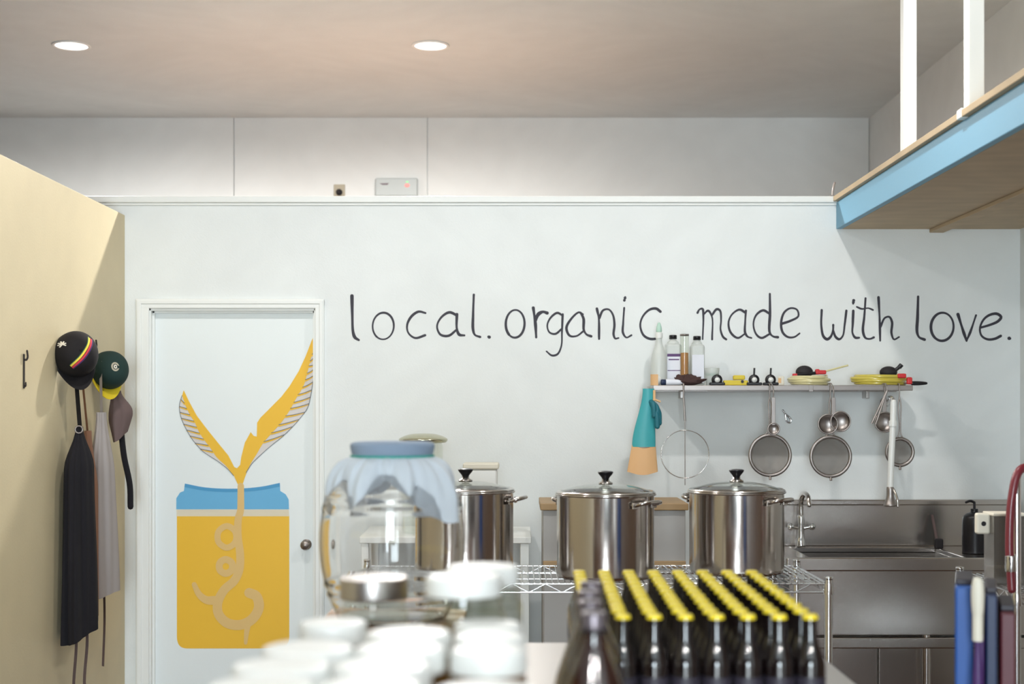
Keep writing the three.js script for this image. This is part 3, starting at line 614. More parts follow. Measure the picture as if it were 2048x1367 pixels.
function coil(px, d, R, turns, r, mat, name, label) {
  const t = thing(name, label, 'hose', onShelf(px, d));
  const pts = [];
  for (let i = 0; i <= turns * 16; i++) { const a = i / 16 * Math.PI * 2, k = i / (turns * 16); pts.push([Math.cos(a) * R * (1 - 0.10 * Math.sin(k * 9)), r + (2 * r * 0.86) * (i / 16) * 0.62, Math.sin(a) * (0.105 - r) * (1 - 0.06 * Math.cos(k * 13))]); }
  mesh('loops', tube(pts, r, turns * 40, 8), mat, t);
  return t;
}
{
  const t = coil(1617, 6.83, 0.088, 4, 0.0085, M.hoseClear, 'siphon_hose', 'coiled clear siphon hose with a black bulb and red clamp');
  mesh('bulb', new THREE.SphereGeometry(0.036, 24, 14).scale(1.15, 0.85, 0.9).translate(-0.02, 0.066, 0.0), M.darkRubber, t);
  mesh('clamp', [cbox(0.05, 0.02, 0.02, 0.055, 0.064, 0.02, 0.006), cbox(0.02, 0.026, 0.022, 0.038, 0.066, 0.02, 0.006), cbox(0.03, 0.016, 0.02, -0.066, 0.05, 0.02, 0.005)], M.red, t);
  mesh('racking_cane', rod([0.07, 0.066, 0.0], [0.19, 0.098, 0.0], 0.0045), M.hoseClear, t);
  mesh('hose_end', rod([-0.06, 0.052, 0.025], [0.05, 0.062, 0.02], 0.008), M.blackPlastic, t);
}
{
  const t = coil(1758, 6.83, 0.122, 4, 0.0095, M.hoseYellow, 'siphon_hose', 'large coil of yellow hose with a black bulb at the shelf end');
  mesh('bulb', new THREE.SphereGeometry(0.038, 24, 14).scale(1.1, 0.75, 0.9).translate(0.04, 0.064, 0.02), M.darkRubber, t);
  mesh('valve', [rod([0.06, 0.066, 0.03], [0.094, 0.092, 0.03], 0.009), rod([0.088, 0.086, 0.03], [0.1, 0.1, 0.03], 0.011)], M.blackPlastic, t);
  mesh('clamp', [cbox(0.04, 0.022, 0.02, 0.085, 0.045, 0.09, 0.006), cbox(0.026, 0.034, 0.022, 0.122, 0.022, 0.085, 0.007)], M.red, t);
}
{
  const [x] = P(1816, 760, 6.76);
  const t = thing('knife_steel', 'black handled sharpening steel poking past the shelf end', 'tool', [x, SY, -6.76]);
  mesh('handle', smoothLathe([[0, 0], [0.009, 0.002], [0.010, 0.03], [0.008, 0.06], [0.005, 0.075], [0, 0.077]], 16, 20).rotateZ(-Math.PI / 2).translate(0.015, 0.0105, 0), M.blackPlastic, t);
  mesh('shank', rod([-0.02, 0.0105, 0], [0.016, 0.0105, 0], 0.005), M.steel, t);
}

// hanging from the shelf's front rail (z just in front of it)
const ZH = -6.69, YH = SY - 0.028;
const hang = (px) => [(px - CX) * -ZH / F, YH, ZH];
const wireHook = (r = 0.0022) => tube([[0, -0.03, 0.006], [0, 0.0, 0.008], [0, 0.034, 0.003], [0, 0.034, -0.02]], r, 16, 6);
{
  const t = thing('rubber_gloves', 'teal rubber gloves with peach cuffs hanging off the shelf end', 'gloves', hang(1296));
  const body = (o) => grid((u, v) => { const a = u * Math.PI * 2, w = mixv(0.026, 0.054, ease(v)) * (1 + 0.08 * Math.sin(a * 3 + o)), d = mixv(0.014, 0.026, v); return [o * 0.012 + Math.cos(a) * w - 0.022 * ease(v), 0.012 - 0.272 * v, 0.02 + Math.sin(a) * d]; }, 36, 16, true);
  mesh('glove', body(0), M.teal, t);
  mesh('cuff', grid((u, v) => { const a = u * Math.PI * 2, w = mixv(0.054, 0.07, v) * (1 + 0.06 * Math.sin(a * 5)), d = mixv(0.026, 0.03, v); return [Math.cos(a) * w - 0.022 - 0.006 * v, -0.258 - 0.125 * v + 0.008 * Math.cos(a * 2), 0.02 + Math.sin(a) * d]; }, 48, 8, true), M.peach, t);
  const fingers = [[0.02, -0.07, 0.05], [0.036, -0.085, 0.045], [0.045, -0.105, 0.04], [0.035, -0.12, 0.05]].map(([x, y, z]) => tube([[0.01, -0.05, 0.03], [x, y + 0.01, z], [x + 0.004, y - 0.045, z]], 0.0125, 14, 10));
  mesh('fingers', fingers, M.tealDark, t);
  mesh('peg', [cbox(0.012, 0.05, 0.02, 0.026, -0.02, 0.03, 0.003), rod([0.03, -0.04, 0.035], [0.055, -0.05, 0.035], 0.005)], M.peach, t);
}
{
  const t = thing('wire_hoop', 'thin wire hoop strainer frame hanging from a dark hook', 'hoop', hang(1367));
  mesh('hook', wireHook(0.004), M.steelDull, t);
  mesh('handle', [rod([0, -0.03, 0.006], [0.006, -0.14, 0.008], 0.005), rod([0.006, -0.14, 0.008], [0.006, -0.44, 0.01], 0.0022)], M.steelDull, t);
  mesh('ring', new THREE.TorusGeometry(0.112, 0.0022, 6, 60).translate(0.006, -0.295, 0.01), M.steel, t);
}
function strainer(px, yc, R, len, label, tilt = 0, pos) {                  // conical sieve seen face on, hanging by its handle
  const t = thing('strainer', label, 'strainer', pos ?? hang(px), 0);
  mesh('hook', wireHook(0.003), M.steelDull, t);
  mesh('handle', [tube([[0, -0.026, 0.006], [-0.006, -0.06, 0.01], [-0.007, yc + R * 1.25, 0.014], [-R * 0.35, yc + R * 0.94, 0.014]], 0.0035, 24, 6), tube([[0, -0.026, 0.006], [0.006, -0.06, 0.01], [0.007, yc + R * 1.25, 0.014], [R * 0.35, yc + R * 0.94, 0.014]], 0.0035, 24, 6)], M.steelDull, t);
  mesh('rim', new THREE.TorusGeometry(R, 0.0085, 10, 56).translate(0, yc, 0.014), M.steelDull, t);
  mesh('mesh_bowl', grid((u, v) => { const a = u * Math.PI * 2, s = Math.cos(v * Math.PI / 2); return [Math.cos(a) * R * s, yc + Math.sin(a) * R * s - 0.022 * Math.sin(v * Math.PI / 2) , 0.014 - 0.078 * Math.sin(v * Math.PI / 2)]; }, 48, 12, true), M.mesh, t);
  mesh('rest_lug', rod([0, yc - R, 0.014], [0, yc - R - 0.02, 0.02], 0.006), M.steelDull, t);
  return t;
}
strainer(1539, -0.30, 0.094, 0, 'large round wire strainer hanging beneath the small ladle');
strainer(1660, -0.306, 0.092, 0, 'round wire strainer hanging beneath the round measuring cups');
strainer(1798, -0.285, 0.062, 0, 'small round wire strainer hanging behind the chrome spray tap');
function ladle(px, dz, R, yb, label, bowls) {
  const p = hang(px); p[2] += dz;
  const t = thing('ladle', label, 'ladle', p);
  mesh('hook', tube([[0, -0.03, 0.0], [0, 0.004, 0.002], [0, 0.034, -dz * 0.4], [0, 0.034, -dz - 0.012]], 0.0028, 16, 6), M.steelDull, t);
  mesh('handle', cbox(0.017, -yb - R - 0.02, 0.004, 0, (yb + R - 0.03) / 2 - 0.005, 0.002, 0.0018), M.steelDull, t);
  for (const [bx, by, r] of bowls) mesh('bowl', [grid((u, v) => { const a = u * Math.PI * 2, s = Math.cos(v * Math.PI / 2); return [bx + Math.cos(a) * r * s, yb + by + Math.sin(a) * r * s, 0.002 - r * 0.6 * Math.sin(v * Math.PI / 2)]; }, 32, 10, true), new THREE.TorusGeometry(r, 0.0035, 8, 36).translate(bx, yb + by, 0.003)], M.steelDull, t);
}
ladle(1537, 0.13, 0.027, -0.175, 'small steel ladle with a flat handle hanging before a strainer', [[0, 0, 0.026]]);
ladle(1656, 0.12, 0.045, -0.145, 'two round steel measuring cups hanging on one handle', [[-0.027, -0.008, 0.044], [0.031, 0.004, 0.045]]);
ladle(1766, 0.03, 0.045, -0.135, 'dark steel cup ladle hanging behind the chrome spray tap', [[0.0, -0.01, 0.046]]);
{
  const p = hang(1764); p[2] += 0.09;
  const t = thing('tongs', 'narrow steel tongs splayed out beside the spray tap', 'tongs', p);
  mesh('arm', rod([0, 0.0, 0], [-0.072, -0.15, 0.006], 0.0045), M.steelDull, t);
  mesh('arm', rod([0, 0.0, 0], [-0.055, -0.155, 0.010], 0.0045), M.steelDull, t);
  mesh('hook', tube([[0, -0.005, 0.0], [0, 0.02, 0.0], [0, 0.033, -0.02], [0, 0.033, -0.09]], 0.0028, 12, 6), M.steelDull, t);
}
{
  const [x, y] = P(1574, 832, D - 0.02);
  const t = thing('bottle_opener', 'small shiny bottle opener hung on a wall pin', 'opener', [x, y, -D]);
  mesh('pin', rod([-0.018, 0.03, 0], [-0.018, 0.03, 0.014], 0.003), M.hookMetal, t);
  mesh('blade', tube([[-0.018, 0.028, 0.010], [-0.006, 0.012, 0.010], [0.012, -0.004, 0.010], [0.022, -0.02, 0.010], [0.014, -0.032, 0.010], [0.0, -0.022, 0.010], [-0.006, 0.008, 0.010]], 0.005, 36, 8), M.chrome, t);
}

// ------------------------------------------------------------------ sink bench along the slogan wall
{
  const x0 = 1.20, x1 = 2.44, zb = -D + 0.002, zf = -6.38, yt = 0.905;
  const t = thing('sink_bench', 'dark stainless sink bench with a tall splashback under the shelf', 'sink', [0, 0, 0]);
  mesh('splashback', [span(x0, x1, yt, 1.115, zb, zb + 0.03, 0.004), span(x0, x1, 1.105, 1.132, zb, zb + 0.055, 0.006)], M.steelSatin, t);
  mesh('bench_top', [span(x0, 1.32, yt - 0.03, yt, zb, zf, 0.004), span(2.02, x1, yt - 0.03, yt, zb, zf, 0.004), span(1.32, 2.02, yt - 0.03, yt, zb, zb + 0.1, 0.004), span(1.32, 2.02, yt - 0.03, yt, zf - 0.07, zf, 0.004)], M.steelSatin, t);
  mesh('front_lip', span(x0, x1, yt - 0.055, yt + 0.006, zf, zf + 0.018, 0.007), M.steelSatin, t);
  mesh('basin', [span(1.32, 2.02, 0.57, 0.58, zb + 0.1, zf - 0.07, 0.002), span(1.312, 1.322, 0.57, yt - 0.02, zb + 0.1, zf - 0.07, 0.002), span(2.018, 2.028, 0.57, yt - 0.02, zb + 0.1, zf - 0.07, 0.002), span(1.32, 2.02, 0.57, yt - 0.02, zb + 0.09, zb + 0.1, 0.002), span(1.32, 2.02, 0.57, yt - 0.02, zf - 0.07, zf - 0.06, 0.002)], M.steelSatin, t);
  mesh('apron_panel', span(x0 + 0.02, x1 - 0.02, 0.56, yt - 0.05, zf - 0.03, zf - 0.015, 0.003), M.steelSatin, t);
  mesh('lower_rail', span(x0 + 0.02, x1 - 0.02, 0.50, 0.55, zf - 0.045, zf - 0.012, 0.006), M.steelSatin, t);
  for (const [x, z] of [[x0 + 0.04, zf - 0.04], [x1 - 0.04, zf - 0.04], [x0 + 0.04, zb + 0.06], [x1 - 0.04, zb + 0.06], [1.84, zf - 0.04]]) mesh('leg', rod([x, 0, z], [x, yt - 0.03, z], 0.019, 16), M.steelSatin, t);
  for (const i of [0, 1, 2]) mesh('lower_door', span(mixv(x0 + 0.06, x1 - 0.06, i / 3) + 0.004, mixv(x0 + 0.06, x1 - 0.06, (i + 1) / 3) - 0.004, 0.06, 0.495, zf - 0.10, zf - 0.085, 0.003), M.steelSatin, t);
}
{
  const [x] = P(1783, 0, 6.62), y0 = 0.905;
  const t = thing('spray_tap', 'chrome spray tap with a white hose hanging from the wall over the sink', 'tap', [x + 0.02, y0, -6.93]);
  mesh('wall_plate', lathe([[0, 0], [0.026, 0], [0.026, 0.008], [0.014, 0.02], [0, 0.02]].reverse(), 20).rotateX(Math.PI / 2).translate(0.045, 0.70, -0.07), M.chrome, t);
  mesh('gooseneck', tube([[0.045, 0.70, -0.06], [0.03, 0.715, 0.05], [-0.0, 0.72, 0.18], [-0.02, 0.72, 0.3], [-0.026, 0.71, 0.355], [-0.027, 0.69, 0.372]], 0.011, 40, 12), M.chrome, t);
  mesh('spray_hose', [tube([[-0.027, 0.70, 0.372], [-0.03, 0.6, 0.372], [-0.038, 0.42, 0.372], [-0.042, 0.31, 0.372]], 0.0145, 30, 14), rod([-0.0295, 0.615, 0.372], [-0.0305, 0.59, 0.372], 0.019, 16)], M.lidWhite, t);
  mesh('spray_head', smoothLathe([[0.0, 0.3], [0.016, 0.3], [0.018, 0.26], [0.024, 0.235], [0.03, 0.22], [0.026, 0.212], [0, 0.21]], 24, 24).translate(-0.042, 0.01, 0.372), M.steelDull, t);
  mesh('lever', tube([[-0.03, 0.30, 0.388], [-0.02, 0.26, 0.41], [-0.018, 0.225, 0.412]], 0.006, 12, 8), M.steel, t);
}
{
  const [x] = P(1606, 0, 6.85);
  const t = thing('mixer_tap', 'short chrome mixer tap on the sink bench beside the stock pot', 'tap', [x, 0.905, -6.9]);
  mesh('body', smoothLathe([[0, 0], [0.024, 0.001], [0.022, 0.03], [0.016, 0.06], [0.016, 0.15], [0, 0.156]], 20, 24), M.chrome, t);
  mesh('spout', tube([[0, 0.14, 0], [0.0, 0.23, 0.01], [0.006, 0.262, 0.06], [0.008, 0.25, 0.13], [0.009, 0.215, 0.15]], 0.012, 30, 12), M.steel, t);
  for (const s of [-1, 1]) mesh('handle', [rod([0, 0.09, 0], [s * 0.05, 0.1, 0.006], 0.008), new THREE.SphereGeometry(0.017, 14, 10).translate(s * 0.052, 0.1, 0.007)], M.chrome, t);
}
{
  const [x] = P(1947, 0, 6.72);
  const t = thing('soap_bottle', 'black pump soap bottle standing on the sink bench corner', 'bottle', [2.12, 0.906, -6.62]);
  mesh('body', smoothLathe([[0, 0], [0.052, 0.001], [0.055, 0.02], [0.055, 0.15], [0.04, 0.18], [0.018, 0.19], [0.016, 0.205], [0, 0.205]], 28, 40), M.blackPlastic, t);
  mesh('pump', [rod([0, 0.2, 0], [0, 0.235, 0], 0.006), tube([[0, 0.235, 0], [-0.02, 0.242, 0.004], [-0.04, 0.236, 0.006]], 0.006, 12, 8)], M.blackPlastic, t);
  mesh('label', new THREE.CylinderGeometry(0.0556, 0.0556, 0.03, 28, 1, true, -0.5, 1).translate(0, 0.1, 0), M.badgeDark, t);
}
{
  const [x] = P(1873, 0, 6.85);
  const t = thing('dish_brush', 'dark dish brush leaning against the sink splashback', 'brush', [x, 0.905, -6.85]);
  mesh('handle', tube([[0.0, 0.006, 0.02], [0.003, 0.08, -0.03], [0.004, 0.15, -0.085]], 0.007, 14, 8), M.taupeCloth, t);
  mesh('bristles', cbox(0.04, 0.05, 0.03, 0.0, 0.025, 0.035, 0.008), M.darkRubber, t);
}

// ------------------------------------------------------------------ steel cabinet behind the pots
{
  const [x0] = P(1086, 0, 6.2), [x1] = P(1371, 0, 6.2);
  const t = thing('steel_cabinet', 'grey steel cabinet with a tan timber top behind the stock pots', 'cabinet');
  mesh('body', span(x0, x1, 0.08, 1.135, -6.6, -6.2, 0.004), M.cabinetGrey, t);
  mesh('top_board', span(x0 - 0.012, x1 + 0.012, 1.135, 1.165, -6.62, -6.185, 0.004), M.paleTimber, t);
  mesh('timber_strip', span(x0, x1, 0.885, 0.915, -6.2, -6.185, 0.003), M.paleTimber, t);
  for (const i of [0, 1]) { const m = mesh('door', span(mixv(x0, x1, i / 2) + 0.004, mixv(x0, x1, (i + 1) / 2) - 0.004, 0.1, 0.875, -6.2, -6.188, 0.003), M.cabinetGrey, t); mesh('handle', rod([mixv(x0, x1, 0.5) + (i ? 0.03 : -0.03), 0.6, -6.18], [mixv(x0, x1, 0.5) + (i ? 0.03 : -0.03), 0.78, -6.18], 0.006), M.chrome, m); }
  mesh('plinth', span(x0 + 0.02, x1 - 0.02, 0, 0.08, -6.58, -6.24, 0.002), M.darkRubber, t);
}

// ------------------------------------------------------------------ chrome wire racks
function wireRack(label, x0, x1, z0, z1, top, decks) {
  const t = thing('wire_rack', label, 'rack');
  for (const y of decks) {
    const g = [];
    for (const z of [z0 + 0.004, z1 - 0.004]) { g.push(rod([x0, y - 0.004, z], [x1, y - 0.004, z], 0.004, 6), rod([x0, y - 0.034, z], [x1, y - 0.034, z], 0.004, 6)); const n = Math.round((x1 - x0) / 0.06); for (let i = 0; i < n; i++) { const a = mixv(x0, x1, i / n), b = mixv(x0, x1, (i + 1) / n), k = i % 2; g.push(rod([a, y - (k ? 0.034 : 0.004), z], [b, y - (k ? 0.004 : 0.034), z], 0.003, 5)); } }
    for (const x of [x0 + 0.004, x1 - 0.004]) { g.push(rod([x, y - 0.004, z0], [x, y - 0.004, z1], 0.004, 6), rod([x, y - 0.034, z0], [x, y - 0.034, z1], 0.004, 6)); const n = Math.round((z1 - z0) / 0.06); for (let i = 0; i < n; i++) { const a = mixv(z0, z1, i / n), b = mixv(z0, z1, (i + 1) / n), k = i % 2; g.push(rod([x, y - (k ? 0.034 : 0.004), a], [x, y - (k ? 0.004 : 0.034), b], 0.003, 5)); } }
    for (let x = x0 + 0.02; x < x1; x += 0.022) g.push(rod([x, y - 0.003, z0], [x, y - 0.003, z1], 0.003, 5));
    for (const f of [0.33, 0.67]) g.push(rod([x0, y - 0.009, mixv(z0, z1, f)], [x1, y - 0.009, mixv(z0, z1, f)], 0.003, 5));
    mesh('wire_deck', g, M.chrome, t);
  }
  for (const x of [x0, x1]) for (const z of [z0, z1]) {
    const tp = x === x0 && z === z1 ? top : decks[0] + 0.012;
    mesh('post', [rod([x, 0.02, z], [x, tp, z], 0.0145, 14), lathe([[0, 0.012], [0.0155, 0.01], [0.0155, 0], [0, 0]].reverse(), 14).translate(x, tp, z), lathe([[0, 0], [0.02, 0], [0.02, 0.012], [0.0145, 0.025]], 14).translate(x, 0, z)], M.chrome, t);
    for (const y of decks) mesh('collar', lathe([[0.0145, -0.04], [0.019, -0.04], [0.0165, 0.0], [0.0145, 0.0]], 14).translate(x, y, z), M.chrome, t);
  }
  return t;
}
const RACK = 0.95;
wireRack('long chrome wire rack holding the three stock pots', -0.62, 1.118, -5.72, -5.13, RACK + 0.012, [RACK, 0.45]);
wireRack('chrome wire rack with a tall post beside the sink carrying a clear container', 1.69, 2.40, -5.45, -4.83, 1.345, [RACK, 0.45]);

// ------------------------------------------------------------------ stock pots
function stockPot(pos, R, H, turn, label) {
  const t = thing('stock_pot', label, 'pot', pos, turn, 'stock pots on the wire rack');
  mesh('body', lathe([[0, 0], [R - 0.02, 0], [R - 0.006, 0.004], [R, 0.018], [R, H - 0.006], [R + 0.006, H - 0.004], [R + 0.008, H], [R + 0.005, H + 0.003], [R - 0.002, H + 0.001], [R - 0.003, 0.02], [R - 0.02, 0.006], [0, 0.005]], 72), M.steel, t);
  for (const s of [0, Math.PI]) {
    const y = H - 0.03, h = mesh('handle', tube([[R - 0.002, y - 0.004, 0.055], [R + 0.03, y + 0.004, 0.055], [R + 0.046, y + 0.008, 0.03], [R + 0.048, y + 0.009, 0], [R + 0.046, y + 0.008, -0.03], [R + 0.03, y + 0.004, -0.055], [R - 0.002, y - 0.004, -0.055]], 0.0075, 40, 10), M.steel, t);
    h.rotation.y = s;
    for (const k of [-1, 1]) mesh('rivet_plate', cbox(0.006, 0.024, 0.03, R + 0.002, y - 0.004, 0.055 * k, 0.002), M.steel, h);
  }
  const lid = mesh('lid', smoothLathe([[R - 0.004, H + 0.004], [R * 0.9, H + 0.013], [R * 0.6, H + 0.028], [R * 0.3, H + 0.036], [0.0, H + 0.038]], 64, 24), M.thinGlass, t);
  mesh('lid_band', lathe([[R - 0.012, H + 0.002], [R + 0.002, H + 0.001], [R + 0.005, H + 0.006], [R - 0.002, H + 0.012], [R - 0.014, H + 0.011]], 72), M.steel, lid);
  const knob = mesh('knob', lathe([[0, H + 0.036], [0.026, H + 0.037], [0.027, H + 0.042], [0.015, H + 0.048], [0.014, H + 0.056], [0, H + 0.056]], 28), M.steel, lid);
  mesh('knob_grip', smoothLathe([[0.012, H + 0.054], [0.016, H + 0.062], [0.027, H + 0.076], [0.026, H + 0.084], [0.0, H + 0.087]], 28, 16), M.blackPlastic, t);
  return t;
}
{
  const at = (px, d) => [(px - CX) * d / F, RACK, -d];
  stockPot(at(1211, 5.30), 0.181, 0.31, -0.75, 'stainless stock pot with a glass lid on the rack between the jars and another pot');
  stockPot(at(1473, 5.45), 0.180, 0.31, -0.75, 'stainless stock pot with a glass lid on the rack next to the sink');
  stockPot(at(931, 5.40), 0.181, 0.315, -0.2, 'stainless stock pot with a glass lid half hidden behind the barrel jar');
}
{
  const [x] = P(845, 0, 6.55);
  const b = thing('side_bench', 'narrow white side bench against the slogan wall behind the rack', 'bench', [0, 0, 0]);
  const bx0 = x - 0.3, bx1 = 0.06;
  mesh('bench_top', span(bx0, bx1, 0.97, 1.0, -6.96, -6.4, 0.004), M.trimWhite, b);
  for (const [lx, lz] of [[bx0 + 0.03, -6.93], [bx1 - 0.03, -6.93], [bx0 + 0.03, -6.43], [bx1 - 0.03, -6.43]]) mesh('leg', span(lx - 0.02, lx + 0.02, 0, 0.97, lz - 0.02, lz + 0.02, 0.003), M.trimWhite, b);
  const t = thing('glass_canister', 'tall clear canister with an olive lid behind the barrel jar', 'canister', [x, 1.0, -6.6]);
  mesh('glass_wall', lathe([[0, 0.002], [0.088, 0.002], [0.092, 0.02], [0.092, 0.40], [0.085, 0.42]], 40), M.thinGlass, t);
  mesh('lid', smoothLathe([[0.0, 0.417], [0.09, 0.417], [0.11, 0.425], [0.108, 0.440], [0.06, 0.458], [0, 0.462]], 40, 20), Object.assign(std('oliveSteel', new THREE.Color(0.52, 0.5, 0.36), 0.2, { metalness: 0.85 })), t);
  const [x2] = P(962, 0, 6.5);
  const u = thing('storage_tub', 'white plastic tub with a cream lid on the side bench', 'tub', [x2, 1.0, -6.55]);
  mesh('tub', span(-0.075, 0.075, 0, 0.30, -0.07, 0.07, 0.012), M.lidWhite, u);
  mesh('lid', span(-0.082, 0.082, 0.30, 0.328, -0.077, 0.077, 0.008), M.ivory, u);
}

// ------------------------------------------------------------------ front table with jars and bottles
const TAB = 0.945;
{
  const t = thing('work_table', 'stainless topped work table crowded with jars and bottles', 'table');
  mesh('table_top', span(-0.62, 0.78, TAB - 0.04, TAB, -3.86, -1.45, 0.006), M.steelBrushed, t);
  for (const [x, z] of [[-0.56, -3.8], [0.72, -3.8], [-0.56, -1.52], [0.72, -1.52]]) mesh('leg', span(x - 0.025, x + 0.025, 0, TAB - 0.04, z - 0.025, z + 0.025, 0.004), M.steelDull, t);
  mesh('undershelf', span(-0.56, 0.72, 0.25, 0.275, -3.8, -1.52, 0.004), M.steelBrushed, t);
}
// barrel jar under a cloth
{
  const d = 3.6, [x] = P(785, 0, d), base = 1.045;
  const c = thing('wooden_crate', 'low brown wooden crate carrying the barrel jar', 'crate', [x, TAB, -d]);
  for (const z of [-0.15, -0.05, 0.05, 0.15]) mesh('slat', cbox(0.36, 0.016, 0.088, 0, base - TAB - 0.008, z, 0.003), M.woodTop, c);
  for (const xx of [-0.16, 0.16]) mesh('bearer', cbox(0.03, base - TAB - 0.016, 0.38, xx, (base - TAB - 0.016) / 2, 0, 0.003), M.woodTop, c);
  const t = thing('barrel_jar', 'large clear glass barrel jar with ribbed sides under a blue cloth', 'jar', [x, base, -d]);
  const rib = (r, y) => r + 0.003 * (Math.exp(-Math.pow((y - 0.315) / 0.006, 2)) + Math.exp(-Math.pow((y - 0.285) / 0.006, 2)) + Math.exp(-Math.pow((y - 0.09) / 0.006, 2)) + Math.exp(-Math.pow((y - 0.065) / 0.006, 2)));
  const curve = new THREE.SplineCurve([[0.128, 0.006], [0.14, 0.012], [0.16, 0.06], [0.178, 0.13], [0.184, 0.20], [0.178, 0.27], [0.164, 0.325], [0.14, 0.362], [0.108, 0.382], [0.098, 0.395], [0.098, 0.44]].map(([r, y]) => new THREE.Vector2(r, y)));
  const out = curve.getPoints(90).map((p) => [rib(p.x, p.y), p.y]);
  const inn = curve.getPoints(50).map((p) => [p.x - 0.0045, Math.max(p.y, 0.014)]).reverse();
  mesh('glass_wall', lathe([[0, 0.001], [0.118, 0.001], ...out, [0.0975, 0.4425], ...inn, [0, 0.014]], 80), M.clearGlass, t);
  mesh('neck_thread', [0.402, 0.415, 0.428].map((y) => new THREE.TorusGeometry(0.099, 0.003, 8, 60).rotateX(Math.PI / 2).translate(0, y, 0)), M.thinGlass, t);
}
{
  const d = 3.6, [x] = P(785, 0, d), y = 1.045 + 0.4425;
  const t = thing('jar_cloth', 'pale blue cloth tied over the mouth of the barrel jar', 'cloth', [x, y, -d]);
  mesh('cloth_top', smoothLathe([[0, 0.008], [0.08, 0.0075], [0.102, 0.004], [0.1065, -0.004], [0.104, -0.018], [0.1015, -0.027]], 72, 24), M.clothTop, t);
  mesh('elastic_band', new THREE.TorusGeometry(0.1035, 0.0035, 8, 72).rotateX(Math.PI / 2).translate(0, -0.029, 0), M.bandGreen, t);
  // four hanging corners: front left, front right and two behind
  const corner = (a) => { let m = 0; for (const [c, w, l] of [[-3.0, 0.26, 0.95], [-2.15, 0.24, 0.8], [-0.62, 0.42, 1.15], [0.95, 0.5, 1.0], [2.2, 0.4, 0.9]]) { let e = Math.abs(((a - c + Math.PI * 3) % (Math.PI * 2)) - Math.PI); m = Math.max(m, l * Math.exp(-e * e / (2 * w * w))); } return m; };
  mesh('cloth_skirt', grid((u, v) => {
    const a = u * Math.PI * 2 - Math.PI, k = corner(a), len = 0.062 + 0.125 * k, bend = 0.05 + 0.09 * k, s = v * len;
    let out = 0, drop = 0; const n = 24;
    for (let i = 0; i < n; i++) { const q = (i + 0.5) / n * s, phi = 0.28 + (Math.PI / 2 - 0.22) * Math.min(1, q / bend); out += Math.cos(phi) * s / n; drop += Math.sin(phi) * s / n; }
    const f = Math.sin(a * 19 + 0.6 * Math.sin(a * 3)) * 0.6 + Math.sin(a * 31 + 1) * 0.4, g = Math.sin(a * 9 + 0.5);
    const r = 0.1025 + out * (1 + 0.10 * g * v) + f * 0.0045 * Math.min(1, v * 4) * (1.25 - 0.6 * k * v) + 0.013 * g * v * v;
    return [Math.cos(a) * r, -0.03 - drop * (1 + 0.06 * Math.sin(a * 5 + 2) * v) + 0.003 * f * Math.min(1, v * 4), -Math.sin(a) * r];
  }, 260, 20, true), M.clothBlue, t);
}
// preserving jars with white lids
function jarKind(name, label, group, R, rl, H, fillMat, fill) {
  const t = thing(name, label, 'jar', [0, TAB, 0], 0, group);
  mesh('glass_wall', smoothLathe([[0, 0.003], [R - 0.012, 0.003], [R - 0.003, 0.008], [R, 0.02], [R, H - 0.09], [R * 0.97, H - 0.068], [rl - 0.002, H - 0.045], [rl - 0.004, H - 0.03], [rl - 0.004, H - 0.012]], 36, 48), M.thinGlass, t);
  mesh('tea', smoothLathe([[0, 0.004], [R - 0.012, 0.004], [R - 0.004, 0.016], [R - 0.004, fill - 0.002], [R - 0.008, fill], [0, fill]], 32, 40), fillMat, t);
  const lid = mesh('lid', lathe([[rl - 0.004, H - 0.032], [rl, H - 0.032], [rl + 0.001, H - 0.03], [rl + 0.001, H - 0.006], [rl - 0.002, H - 0.0015], [rl - 0.006, H], [rl - 0.012, H - 0.0005], [0, H - 0.0005]], 48), M.lidWhite, t);
  return t;
}
const protoBig = jarKind('preserve_jar', 'wide glass jar of amber tea with a flat white lid, crowded on the table', 'white lidded tea jars on the work table', 0.0625, 0.0625, 0.306, M.amberTea, 0.225);
const protoTall = jarKind('preserve_jar', 'taller clear glass jar with a white lid standing behind the crowded jars', 'tall white lidded jars on the work table', 0.068, 0.0625, 0.361, M.amberTea, 0.06);
const protoSmall = jarKind('preserve_jar', 'narrow glass jar of amber tea with a small white lid, in the short row', 'small white lidded jars on the work table', 0.055, 0.0515, 0.306, M.amberTea, 0.24);
const firstUse = new Set();
function putJar(proto, px, w, lid) {
  const d = F * (lid * 2) / w, o = firstUse.has(proto) ? proto.clone() : proto;
  if (firstUse.has(proto)) { o.name = numbered('preserve_jar'); scene.add(o); }
  firstUse.add(proto);
  o.position.set((px - CX) * d / F, TAB, -d);
}
const jarAt = (proto, px, d) => putJar(proto, px, F * 2 * (proto === protoSmall ? 0.0515 : 0.0625) / d, proto === protoSmall ? 0.0515 : 0.0625);
for (const [px, d] of [[524, 1.70], [564, 1.832], [617, 1.965]]) jarAt(protoBig, px, d);
for (const [px, d] of [[741, 1.70], [765, 1.832], [800, 1.965], [818, 2.098]]) jarAt(protoBig, px, d);
jarAt(protoBig, 971, 1.665);
for (const [px, d] of [[977, 1.95], [980, 2.066], [977, 2.182]]) jarAt(protoSmall, px, d);
jarAt(protoSmall, 667, 2.20);
tag(scene.children[scene.children.length - 1], 'narrow white lidded tea jar standing alone next to the steel lidded jar', 'jar', 'small white lidded jars on the work table');
for (const [px, d] of [[928, 2.335], [967, 2.48]]) jarAt(protoTall, px, d);
